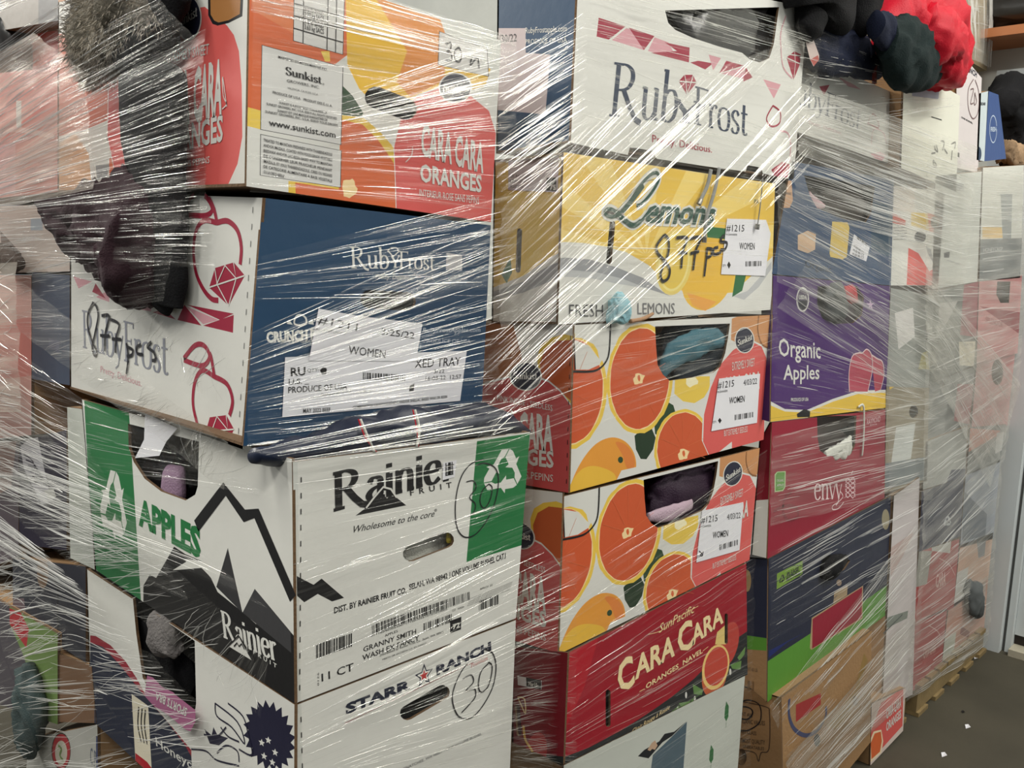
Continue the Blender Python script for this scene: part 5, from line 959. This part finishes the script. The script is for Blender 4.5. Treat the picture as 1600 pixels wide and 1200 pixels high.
# grey drawstrings over the lemon box
CORD = fabric('grey_cord', (150, 152, 150), bump=.2)
METAL = mat('dull_metal', (150, 148, 142), metal=1, rough=.3, bump=0)
for l, lab in ((((1111, 265), (1105, 290), (1095, 312)), 'grey drawstring with short metal tip on the lemon box'), (((1124, 262), (1116, 300), (1104, 340), (1101, 370)), 'longer grey drawstring crossing the word on the lemon box'), (((1192, 280), (1188, 320), (1184, 350)), 'thin grey cord at the right edge of the lemon box')):
    r = thing('drawstring', lab, 'cord', F2.hit(*l[-1], .01), 'drawstrings on the lemon box'); pts = [F2.hit(*q, .008) for q in l]
    loft('cord', pts, [(.004 if l[0][0] < 1150 else .0012, .002)] * len(pts), CORD, r, folds=.1, nseg=8); loft('cord_tip', [pts[-1], pts[-1] + (pts[-1] - pts[-2]).normalized() * .012], [(.0055, .0035)] * 2, METAL, r, folds=0, nseg=10)
E_('grey_jersey', F2, 1302, 318, -.05, (.17, .03, .09), fabric('ash_cloth', (92, 88, 84)), 'ash grey clothing in the blue organic box', 31)
t = loft('pink_glove', [F2.hit(1262, 305, -.008), F2.hit(1272, 318, -.008), F2.hit(1288, 322, -.01)], [(.012, .006), (.018, .008), (.006, .004)], fabric('pale_pink', (210, 180, 182)), folds=.4); tag(t, 'pale pink cloth tip in the blue organic box', 'clothing')
t = loft('grey_beanie', [F2.hit(1288, 452, -.01), F2.hit(1300, 468, .0), F2.hit(1312, 490, -.01)], [(.03, .02), (.055, .03), (.03, .02)], CGR, seed=33, folds=.3, nrm=(0, -1, 0)); tag(t, 'grey knitted bundle in the purple box', 'clothing')
t = loft('red_beanie', [F2.hit(1318, 452, .0), F2.hit(1330, 460, .004), F2.hit(1338, 470, 0)], [(.012, .008), (.026, .012), (.008, .006)], CR, seed=34, folds=.3, nrm=(0, -1, 0)); tag(t, 'small bright red cloth next to the grey bundle in the purple box', 'clothing')
E_('black_skirt', F2, 1306, 676, -.055, (.13, .03, .09), CG, 'black cloth inside the dark red box', 35)
t = loft('white_blouse', [F2.hit(1288, 712, -.01), F2.hit(1306, 706, -.006), F2.hit(1322, 700, -.008), F2.hit(1329, 682, -.01)], [(.01, .006), (.022, .012), (.03, .012), (.006, .004)], CW, seed=36, folds=.4, nrm=(0, -1, 0), fscale=40); tag(t, 'white blouse fold showing in the dark red box', 'clothing')
t = loft('white_strap', [F2.hit(1341, 636, .004), F2.hit(1349, 634, .008), F2.hit(1350, 660, .006), F2.hit(1349, 690, .006), F2.hit(1347, 712, .004)], [(.004, .002)] * 5, CW, folds=.05, nseg=8, nrm=(0, -1, 0)); tag(t, 'white strap hanging over the front of the dark red box', 'strap')
t = loft('black_shoe', [F2.hit(1284, 893, .006), F2.hit(1300, 885, .012), F2.hit(1320, 873, .008)], [(.02, .01), (.04, .018), (.015, .01)], CB, seed=37, folds=.3, nrm=(0, -1, 0)); tag(t, 'black shoe poking out of the navy box', 'shoe')
# garments on top of pallet 2 / 3
FT = FRONT(.99)
hd = thing('black_hoodie', 'black hooded top draped over the top of the second pallet', 'clothing', FT.hit(1300, 60))
loft('hood', [FT.hit(1284, -70), FT.hit(1284, -20), FT.hit(1285, 14), FT.hit(1282, 34)], [(.15, .05), (.165, .06), (.155, .05), (.06, .03)], CB, hd, seed=41, folds=.12, nrm=(0, -1, 0), fscale=7)
loft('hood_point', [FT.hit(1268, 20), FT.hit(1264, 45), FT.hit(1262, 64)], [(.06, .03), (.05, .025), (.012, .01)], CB, hd, seed=44, folds=.1, nrm=(0, -1, 0), fscale=7)
loft('sleeve', [FT.hit(1352, -60), FT.hit(1352, -10), FT.hit(1350, 25), FT.hit(1358, 38)], [(.07, .04), (.075, .04), (.06, .03), (.02, .01)], CB, hd, seed=42, folds=.12, nrm=(0, -1, 0))
t = loft('navy_shirt', [F2.hit(1258, 84, -.01), F2.hit(1295, 78, -.0), F2.hit(1340, 88, -.0), F2.hit(1372, 108, -.01)], [(.035, .02), (.06, .03), (.055, .03), (.025, .02)], fabric('navy_cloth', (26, 32, 52)), seed=43, folds=.3, nrm=(0, -1, 0)); tag(t, 'navy shirt under film below the black hoodie', 'clothing')
t = loft('hoodie_cord', [F2.hit(1356, 36, .03), F2.hit(1366, 45, .03), F2.hit(1370, 75, .025), F2.hit(1367, 105, .02), F2.hit(1366, 131, .02)], [(.004, .002), (.004, .002), (.0045, .002), (.006, .003), (.007, .003)], fabric('brown_red_cord', (130, 60, 56)), folds=.1, nseg=8); tag(t, 'brown red cord hanging beside the black hoodie', 'cord')
tg = Panel(F2.fwd(.02), Zd(235, 260, 285, 250, 320, 345, 318, 375, 285, 415, 262, 370), ink(196, 176, 170), th=.001); tg.add(Zd(265, 372, 312, 345, 320, 380, 288, 416), ink(180, 70, 60)); tag(tg.build('price_tag', None), 'small white and red garment tag under the black hoodie', 'tag')
FQ = FRONT(.98)
rj = thing('red_jacket', 'bright red puffer jacket heaped on the white boxes', 'clothing', FQ.hit(1450, 90))
loft('jacket_body', [FQ.hit(1376, 34), FQ.hit(1400, 45), FQ.hit(1418, 38), FQ.hit(1444, 34), FQ.hit(1468, 62), FQ.hit(1480, 95), FQ.hit(1487, 133)], [(.03, .03), (.10, .06), (.08, .06), (.10, .07), (.12, .08), (.11, .07), (.03, .03)], CR, rj, seed=45, folds=.28, nrm=(0, -1, 0), fscale=14, ring=8)
loft('jacket_sleeve', [FQ.hit(1440, 30, .04), FQ.hit(1464, 58, .06), FQ.hit(1482, 88, .05), FQ.hit(1492, 125, .03)], [(.05, .04), (.08, .05), (.075, .05), (.04, .03)], CR, rj, seed=46, folds=.3, nrm=(0, -1, 0), fscale=16)
t = loft('green_black_cloth', [FQ.hit(1385, 62, .05), FQ.hit(1408, 80, .05), FQ.hit(1440, 92, .045), FQ.hit(1464, 118, .03)], [(.05, .03), (.09, .045), (.09, .04), (.02, .02)], CG, seed=47, folds=.25, nrm=(0, -1, 0)); tag(t, 'very dark green cloth in front of the red jacket', 'clothing')
t = loft('navy_beanie', [FQ.hit(1368, 38, .05), FQ.hit(1385, 50, .05), FQ.hit(1392, 64, .04)], [(.03, .02), (.045, .025), (.02, .02)], fabric('navy_cloth', (26, 32, 52)), seed=48, folds=.25, nrm=(0, -1, 0)); tag(t, 'navy cloth left of the red jacket', 'clothing')
t = loft('black_backpack', [FRONT(1.1).hit(1566, 160), FRONT(1.1).hit(1580, 170), FRONT(1.1).hit(1590, 200), FRONT(1.1).hit(1584, 226)], [(.06, .06), (.14, .1), (.17, .1), (.12, .08)], CB, seed=49, folds=.2, nrm=(0, -1, 0)); tag(t, 'black backpack standing in the blue box by the wall', 'bag')
t = loft('yellow_scarf', [FRONT(1.06).hit(1566, 238), FRONT(1.06).hit(1580, 244), FRONT(1.06).hit(1600, 250)], [(.04, .03), (.06, .03), (.04, .03)], fabric('olive_pink', (140, 116, 90), var=.9), seed=50, folds=.5, nrm=(0, -1, 0), fscale=40); tag(t, 'mottled pink and yellow cloth below the black backpack', 'clothing')
t = loft('grey_cloth_bundle', [F2.hit(1512, 915, .01), F2.hit(1523, 935, .02), F2.hit(1528, 955, .01)], [(.03, .015), (.07, .03), (.04, .02)], CGR, seed=51, folds=.3, nrm=(0, -1, 0)); tag(t, 'pale grey bundle poking from the lower third pallet', 'clothing')
# upper left gap: red box and dark stuff behind
PG = LEFT(.75)
plain('red carton seen through the gap in the film, upper left', PG, [(34, 52), (140, 30), (140, 120), (34, 130)], ink(196, 76, 60), None, depth=.3)
tag(heap('black_helmet_bag', PG.hit(18, 78, .02), (.05, .07, .07), BAG, folds=.1, seed=8), 'round black bag in the gap of the film, upper left', 'bag')
plain('orange box corner at the very left edge above the film', PG, [(-30, 85), (4, 82), (4, 130), (-30, 135)], ink(220, 110, 70), None, depth=.3)
plain('dark upper load behind grey film, top left corner', LEFT(.7), [(-80, -90), (160, -110), (160, 20), (-80, 62)], ink(120, 112, 100), lambda p: p.add(PXL(60, -40, 125, -50, 125, 30, 60, 40), ink(70, 68, 66)), depth=.3)
t = loft('lower_left_garment', [at(L1, 40, 1040, .02), at(L1, 48, 1100, .025), at(L1, 40, 1160, .02)], [(.04, .02), (.06, .03), (.05, .02)], fabric('grey_green', (70, 84, 84)), seed=61, folds=.4, nrm=(-1, 0, 0)); tag(t, 'grey green garment at the lower left edge', 'clothing')
t = loft('brown_bag', [at(L1, -20, 395, .03), at(L1, 10, 405, .03), at(L1, 32, 412, .03)], [(.03, .02), (.03, .02), (.012, .01)], fabric('brown_cloth', (74, 60, 52)), seed=62, folds=.3, nrm=(-1, 0, 0)); tag(t, 'brown cloth corner at the left edge under the film', 'clothing')
# ================================================================ stretch film
SC.cycles.transparent_max_bounces = 40
def film_mat(name, haze, streak, tint=(226, 224, 214), rough=.16, gl=.35):
    m = bpy.data.materials.new(name); m.use_nodes = True; nt = m.node_tree; nt.nodes.clear(); N = nt.nodes.new; L = nt.links.new
    out = N('ShaderNodeOutputMaterial'); uv = N('ShaderNodeUVMap'); mp = N('ShaderNodeMapping'); mp.inputs['Scale'].default_value = (2.2, 150, 1); L(uv.outputs[0], mp.inputs[0])
    n1 = N('ShaderNodeTexNoise'); n1.inputs['Scale'].default_value = 1; n1.inputs['Detail'].default_value = 4; n1.inputs['Roughness'].default_value = .65; L(mp.outputs[0], n1.inputs['Vector'])
    mp2 = N('ShaderNodeMapping'); mp2.inputs['Scale'].default_value = (3, 22, 1); L(uv.outputs[0], mp2.inputs[0])
    n2 = N('ShaderNodeTexNoise'); n2.inputs['Scale'].default_value = 1; n2.inputs['Detail'].default_value = 3; L(mp2.outputs[0], n2.inputs['Vector'])
    r1 = N('ShaderNodeMapRange'); r1.inputs[1].default_value = .52; r1.inputs[2].default_value = .74; r1.inputs[3].default_value = 0; r1.inputs[4].default_value = streak; L(n1.outputs['Fac'], r1.inputs[0])
    r2 = N('ShaderNodeMapRange'); r2.inputs[1].default_value = .35; r2.inputs[2].default_value = .7; r2.inputs[3].default_value = haze * .55; r2.inputs[4].default_value = haze * 1.4; L(n2.outputs['Fac'], r2.inputs[0])
    ad = N('ShaderNodeMath'); ad.operation = 'ADD'; ad.use_clamp = True; L(r1.outputs[0], ad.inputs[0]); L(r2.outputs[0], ad.inputs[1])
    tr = N('ShaderNodeBsdfTransparent'); gs = N('ShaderNodeBsdfAnisotropic'); gs.inputs['Roughness'].default_value = rough; gs.inputs['Color'].default_value = (.95, .95, .92, 1)
    df = N('ShaderNodeBsdfDiffuse'); df.inputs['Color'].default_value = (*lin(tint), 1); tl = N('ShaderNodeBsdfTranslucent'); tl.inputs['Color'].default_value = (*lin(tint), 1)
    bp = N('ShaderNodeBump'); bp.inputs['Strength'].default_value = .9; bp.inputs['Distance'].default_value = .004; L(n1.outputs['Fac'], bp.inputs['Height']); L(bp.outputs[0], gs.inputs['Normal'])
    m1 = N('ShaderNodeMixShader'); m1.inputs[0].default_value = .25; L(df.outputs[0], m1.inputs[1]); L(tl.outputs[0], m1.inputs[2])
    m2 = N('ShaderNodeMixShader'); m2.inputs[0].default_value = gl; L(m1.outputs[0], m2.inputs[1]); L(gs.outputs[0], m2.inputs[2])
    m3 = N('ShaderNodeMixShader'); L(ad.outputs[0], m3.inputs[0]); L(tr.outputs[0], m3.inputs[1]); L(m2.outputs[0], m3.inputs[2]); L(m3.outputs[0], out.inputs[0])
    return m
FILM = {'clear': film_mat('stretch_film_single', .02, .14), 'mid': film_mat('stretch_film_double', .11, .30), 'thick': film_mat('stretch_film_layers', .32, .35), 'dense_glare': film_mat('stretch_film_dense_glare', .62, .3), 'warm_glare': film_mat('stretch_film_painted_glare', .42, .4, (230, 218, 202))}  # warm film carries the left-side glare as pale haze colour
def crease_mat(name, alpha, rough, mixg):
    m = bpy.data.materials.new(name); m.use_nodes = True; nt = m.node_tree; nt.nodes.clear(); N = nt.nodes.new; L = nt.links.new
    out = N('ShaderNodeOutputMaterial'); g = N('ShaderNodeBsdfAnisotropic'); g.inputs['Roughness'].default_value = rough; g.inputs['Color'].default_value = (.98, .97, .93, 1)
    d_ = N('ShaderNodeBsdfDiffuse'); d_.inputs['Color'].default_value = (.86, .86, .82, 1); a = N('ShaderNodeMixShader'); a.inputs[0].default_value = mixg; L(d_.outputs[0], a.inputs[1]); L(g.outputs[0], a.inputs[2])
    t = N('ShaderNodeBsdfTransparent'); b = N('ShaderNodeMixShader'); b.inputs[0].default_value = alpha; L(t.outputs[0], b.inputs[1]); L(a.outputs[0], b.inputs[2]); L(b.outputs[0], out.inputs[0]); return m
CR1, CR2 = crease_mat('film_crease', .72, .17, .82), crease_mat('film_fold_soft', .16, .25, .75)
CRF = crease_mat('film_crease_painted_glint', .8, .2, .35)  # pale diffuse creases paint in glints where lamps give none
CRG = crease_mat('film_fold_painted_glint', .32, .3, .35)
def patch(root, P, q, off, kind, n, w=(.0004, .0013), ln=(.03, .3), seed=1, cols=26, rows=30, puff=.006, ang=.05, sheet=True, milky=False):  # milky: creases coloured pale in place of lamp glints
    """a band of film between four photo-frame corners on a real plane; streaks run from its left to its right edge"""
    r = random.Random(seed); A, B, C, D = [P.px(*k) for k in q]
    A, B, C, D = [Vector(k) for k in (A, B, C, D)]; lu = ((B - A).length + (C - D).length) / 2; lv = ((D - A).length + (C - B).length) / 2
    sd = Vector((seed * 1.7, seed * 2.9, 0))
    def S(u, v): return A * (1 - u) * (1 - v) + B * u * (1 - v) + C * u * v + D * (1 - u) * v
    def H(u, v): return off + puff * (noise.noise(Vector((u * lu * 4, v * lv * 26, 0)) + sd) + .6 * noise.noise(Vector((u * lu * 9, v * lv * 60, 3)) + sd) + .8 * noise.noise(Vector((u * lu * 5, v * lv * 5, 9)) + sd))
    if sheet:
        V, F, U = [], [], []
        for j in range(rows + 1):
            for i in range(cols + 1):
                u, v = i / cols, j / rows; p = S(u, v); V.append(P.p3(p.x, p.y, H(u, v))); U.append((u * lu + seed * 3.1, v * lv + seed * 1.3))
        for j in range(rows):
            for i in range(cols): a = j * (cols + 1) + i; F.append((a, a + cols + 1, a + cols + 2, a + 1))
        link('film_sheet', V, F, [FILM[kind]], None, root, smooth=True, uvs=U)
    V, F, idx = [], [], []
    cl = [r.random() for _ in range(max(3, n // 14))]
    for k in range(n):
        l = r.uniform(*ln) ** 1.0 / lu; l = min(l, .95); l *= r.choice((.4, .7, 1, 1)); u0 = r.uniform(-.02, 1 - l); v0 = (r.choice(cl) + r.gauss(0, .012)) if r.random() < .55 else r.random()
        if not 0 < v0 < 1: continue
        ww = r.uniform(*w) * (2.2 if r.random() < .06 else 1); dv = r.gauss(0, ang) * l; cv = r.gauss(0, .004); soft = r.random() < .5
        if soft: ww *= 1.8
        ns = 5; base = len(V)
        for i in range(ns + 1):
            t = i / ns; u = u0 + l * t; v = v0 + dv * t + cv * math.sin(t * 3.1); p = S(u, v); t2 = S(u + .01, v + dv * .01) - p; nn = Vector((-t2.y, t2.x)).normalized()
            wd = ww * (math.sin(math.pi * min(.97, max(.06, t))) ** .6); h = H(u, v) + .001
            V += [P.p3(*(p - nn * wd / 2), h), P.p3(p.x, p.y, h + wd * .55), P.p3(*(p + nn * wd / 2), h)]
        for i in range(ns):
            b = base + i * 3; F += [(b, b + 3, b + 4, b + 1), (b + 1, b + 4, b + 5, b + 2)]; idx += [1 if soft else 0] * 2
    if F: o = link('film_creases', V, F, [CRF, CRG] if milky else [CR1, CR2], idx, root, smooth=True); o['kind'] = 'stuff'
def wrap(label, P, px, py): return thing('stretch_wrap', label, 'plastic film', Vector((P.hit(px, py).x, P.hit(px, py).y, .14)))
W1 = wrap('clear stretch film wound tightly around the nearest stack of boxes', L1, 300, 600)
LF = LEFT(.646)
# left face, fan of streaks running to the left edge of the frame
patch(W1, LF, [(-60, 150), (262, -40), (392, 90), (-60, 300)], .065, 'clear', 300, (.0005, .0016), (.05, .4), seed=1)
patch(W1, LF, [(-60, 290), (392, 60), (392, 300), (-60, 350)], .065, 'clear', 360, (.0004, .0015), (.05, .4), seed=2)
patch(W1, LF, [(-60, 150), (110, 62), (192, 125), (-60, 310)], .058, 'warm_glare', 160, (.0006, .002), seed=101)
patch(W1, LF, [(-60, 300), (192, 130), (205, 300), (-60, 350)], .058, 'warm_glare', 160, (.0006, .002), seed=102)
patch(W1, LF, [(-60, 345), (392, 292), (400, 420), (-60, 400)], .062, 'clear', 150, seed=3)
patch(W1, LF, [(-60, 380), (330, 330), (300, 470), (-60, 520)], .045, 'clear', 200, (.0003, .0009), (.02, .12), seed=31, ang=.3)
patch(W1, LF, [(-60, 340), (40, 330), (400, 560), (392, 640)], .035, 'clear', 120, seed=4)
patch(W1, LF, [(-60, 430), (60, 440), (400, 700), (380, 760)], .03, 'mid', 160, seed=5)
patch(W1, LF, [(-60, 440), (110, 600), (454, 770), (-60, 700)], .028, 'clear', 140, (.0003, .0009), seed=55)
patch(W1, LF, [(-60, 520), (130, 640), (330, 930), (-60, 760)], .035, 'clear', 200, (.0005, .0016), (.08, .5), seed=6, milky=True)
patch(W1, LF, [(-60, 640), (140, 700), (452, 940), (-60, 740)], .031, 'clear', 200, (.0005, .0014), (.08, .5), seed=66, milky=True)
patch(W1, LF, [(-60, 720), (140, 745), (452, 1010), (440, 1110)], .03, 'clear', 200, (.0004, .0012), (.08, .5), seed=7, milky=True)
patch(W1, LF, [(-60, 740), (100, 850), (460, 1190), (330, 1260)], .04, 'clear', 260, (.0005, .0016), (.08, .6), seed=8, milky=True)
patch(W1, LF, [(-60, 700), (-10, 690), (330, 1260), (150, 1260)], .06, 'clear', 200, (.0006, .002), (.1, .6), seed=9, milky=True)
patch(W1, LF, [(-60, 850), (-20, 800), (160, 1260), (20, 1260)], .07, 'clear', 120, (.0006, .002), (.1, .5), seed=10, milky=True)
patch(W1, LF, [(-90, 470), (-10, 380), (30, 560), (-60, 700)], .08, 'dense_glare', 90, (.001, .003), (.05, .2), seed=12, milky=True)  # dense haze painted in for a lamp reflection at the left edge
patch(W1, LF, [(-60, 420), (70, 410), (75, 640), (-60, 640)], .05, 'warm_glare', 120, (.0006, .002), (.03, .25), seed=103, ang=.5, milky=True)
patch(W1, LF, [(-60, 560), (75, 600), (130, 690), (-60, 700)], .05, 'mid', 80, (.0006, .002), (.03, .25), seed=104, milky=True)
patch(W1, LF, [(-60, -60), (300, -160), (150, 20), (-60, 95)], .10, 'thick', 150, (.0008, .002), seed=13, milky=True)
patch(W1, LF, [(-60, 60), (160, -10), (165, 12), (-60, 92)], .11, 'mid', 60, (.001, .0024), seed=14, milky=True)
# front face
FB = FRONT(1.065)
patch(W1, FB, [(386, -60), (800, 60), (800, 110), (386, 20)], .012, 'mid', 120, seed=15)
patch(W1, FB, [(520, 150), (800, 60), (800, 240), (520, 250)], .012, 'clear', 190, (.0004, .0013), seed=16)
patch(W1, FB, [(386, 0), (800, 70), (800, 330), (386, 300)], .010, 'clear', 60, (.0003, .0008), seed=17)
patch(W1, FB, [(400, 400), (800, 300), (800, 470), (380, 470)], .012, 'clear', 90, (.0003, .0010), seed=18)
patch(W1, FB, [(382, 520), (800, 330), (800, 560), (380, 640)], .012, 'clear', 240, (.0003, .0012), seed=19)
patch(W1, FB, [(380, 620), (770, 560), (766, 660), (378, 700)], .013, 'clear', 110, (.0004, .0014), seed=20)
patch(W1, FRONT(1.0), [(378, 700), (800, 610), (832, 675), (457, 722)], .02, 'clear', 90, (.0004, .0014), seed=201)
patch(W1, FRONT(1.005), [(457, 730), (830, 680), (822, 830), (457, 980)], .01, 'clear', 45, (.0003, .0008), seed=21)
patch(W1, FRONT(1.005), [(458, 990), (815, 830), (900, 900), (464, 1130)], .012, 'clear', 70, (.0003, .0010), seed=22)
patch(W1, FRONT(1.005), [(464, 1130), (880, 930), (850, 1240), (464, 1300)], .012, 'clear', 150, (.0003, .0011), seed=23)
W2 = wrap('clear stretch film around the second stack with the lemon and citrus boxes', F2, 1150, 600)
FC = FRONT(1.0)
patch(W2, FC, [(768, 330), (905, 180), (1240, 60), (768, 520)], .02, 'mid', 170, (.0004, .0014), seed=24)
patch(W2, FC, [(764, 100), (905, 20), (905, 230), (764, 330)], .016, 'clear', 190, (.0003, .0012), seed=241)
patch(W2, FC, [(735, 540), (1000, 300), (1130, 330), (735, 700)], .02, 'clear', 150, (.0004, .0012), seed=25)
patch(W2, FC, [(740, 640), (1215, 470), (1215, 560), (740, 720)], .02, 'clear', 60, (.0003, .0009), seed=26)
patch(W2, FC, [(905, -60), (1270, 50), (1262, 160), (905, 80)], .02, 'clear', 150, (.0004, .0015), seed=27)
patch(W2, FC, [(900, 80), (1250, 220), (1240, 300), (893, 240)], .018, 'clear', 130, (.0003, .0011), seed=28)
patch(W2, FC, [(1080, 300), (1260, 110), (1260, 250), (1180, 330)], .025, 'clear', 90, (.0004, .0013), seed=281)
patch(W2, FC, [(880, 240), (1212, 285), (1206, 490), (872, 500)], .015, 'clear', 80, (.0003, .001), seed=29)
patch(W2, FC, [(880, 520), (1205, 470), (1205, 560), (880, 600)], .016, 'clear', 40, (.0003, .0008), seed=30)
patch(W2, FC, [(880, 900), (1190, 700), (1170, 890), (875, 1080)], .016, 'clear', 110, (.0003, .0009), seed=32)
patch(W2, FC, [(790, 900), (890, 860), (890, 1210), (790, 1200)], .016, 'clear', 120, (.0003, .0011), seed=33)
patch(W2, FC, [(880, 1080), (1170, 880), (1168, 1060), (880, 1200)], .016, 'clear', 80, (.0003, .0008), seed=34)
patch(W2, FC, [(990, 1200), (1168, 1060), (1165, 1260), (1080, 1260)], .012, 'clear', 50, (.0003, .0008), seed=35)
# second column and the far end of pallet 2
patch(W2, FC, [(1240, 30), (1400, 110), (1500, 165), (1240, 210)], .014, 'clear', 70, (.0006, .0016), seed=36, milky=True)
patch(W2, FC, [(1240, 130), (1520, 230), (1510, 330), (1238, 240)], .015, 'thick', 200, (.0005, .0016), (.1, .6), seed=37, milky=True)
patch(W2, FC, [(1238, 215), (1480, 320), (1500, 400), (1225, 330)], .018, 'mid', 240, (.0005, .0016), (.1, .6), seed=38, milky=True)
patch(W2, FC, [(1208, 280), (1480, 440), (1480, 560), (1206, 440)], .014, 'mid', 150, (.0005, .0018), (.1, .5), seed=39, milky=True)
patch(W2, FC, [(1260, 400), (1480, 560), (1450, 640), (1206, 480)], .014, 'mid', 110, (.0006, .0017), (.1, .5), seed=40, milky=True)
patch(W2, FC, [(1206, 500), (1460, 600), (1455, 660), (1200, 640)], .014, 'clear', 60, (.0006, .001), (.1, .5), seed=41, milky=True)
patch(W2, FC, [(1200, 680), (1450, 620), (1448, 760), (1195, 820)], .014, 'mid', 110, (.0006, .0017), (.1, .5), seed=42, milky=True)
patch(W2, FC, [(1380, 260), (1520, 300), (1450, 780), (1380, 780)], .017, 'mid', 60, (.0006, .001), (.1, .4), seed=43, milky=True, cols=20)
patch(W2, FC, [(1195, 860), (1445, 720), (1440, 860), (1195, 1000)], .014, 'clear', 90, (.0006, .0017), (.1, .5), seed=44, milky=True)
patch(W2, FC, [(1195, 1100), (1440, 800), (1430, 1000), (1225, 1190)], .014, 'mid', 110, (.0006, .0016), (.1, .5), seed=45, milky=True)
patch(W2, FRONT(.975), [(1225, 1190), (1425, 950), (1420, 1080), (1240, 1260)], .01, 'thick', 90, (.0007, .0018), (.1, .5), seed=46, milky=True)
W3 = wrap('milky stretch film wrapped around the far stack by the white wall', F2, 1500, 800)
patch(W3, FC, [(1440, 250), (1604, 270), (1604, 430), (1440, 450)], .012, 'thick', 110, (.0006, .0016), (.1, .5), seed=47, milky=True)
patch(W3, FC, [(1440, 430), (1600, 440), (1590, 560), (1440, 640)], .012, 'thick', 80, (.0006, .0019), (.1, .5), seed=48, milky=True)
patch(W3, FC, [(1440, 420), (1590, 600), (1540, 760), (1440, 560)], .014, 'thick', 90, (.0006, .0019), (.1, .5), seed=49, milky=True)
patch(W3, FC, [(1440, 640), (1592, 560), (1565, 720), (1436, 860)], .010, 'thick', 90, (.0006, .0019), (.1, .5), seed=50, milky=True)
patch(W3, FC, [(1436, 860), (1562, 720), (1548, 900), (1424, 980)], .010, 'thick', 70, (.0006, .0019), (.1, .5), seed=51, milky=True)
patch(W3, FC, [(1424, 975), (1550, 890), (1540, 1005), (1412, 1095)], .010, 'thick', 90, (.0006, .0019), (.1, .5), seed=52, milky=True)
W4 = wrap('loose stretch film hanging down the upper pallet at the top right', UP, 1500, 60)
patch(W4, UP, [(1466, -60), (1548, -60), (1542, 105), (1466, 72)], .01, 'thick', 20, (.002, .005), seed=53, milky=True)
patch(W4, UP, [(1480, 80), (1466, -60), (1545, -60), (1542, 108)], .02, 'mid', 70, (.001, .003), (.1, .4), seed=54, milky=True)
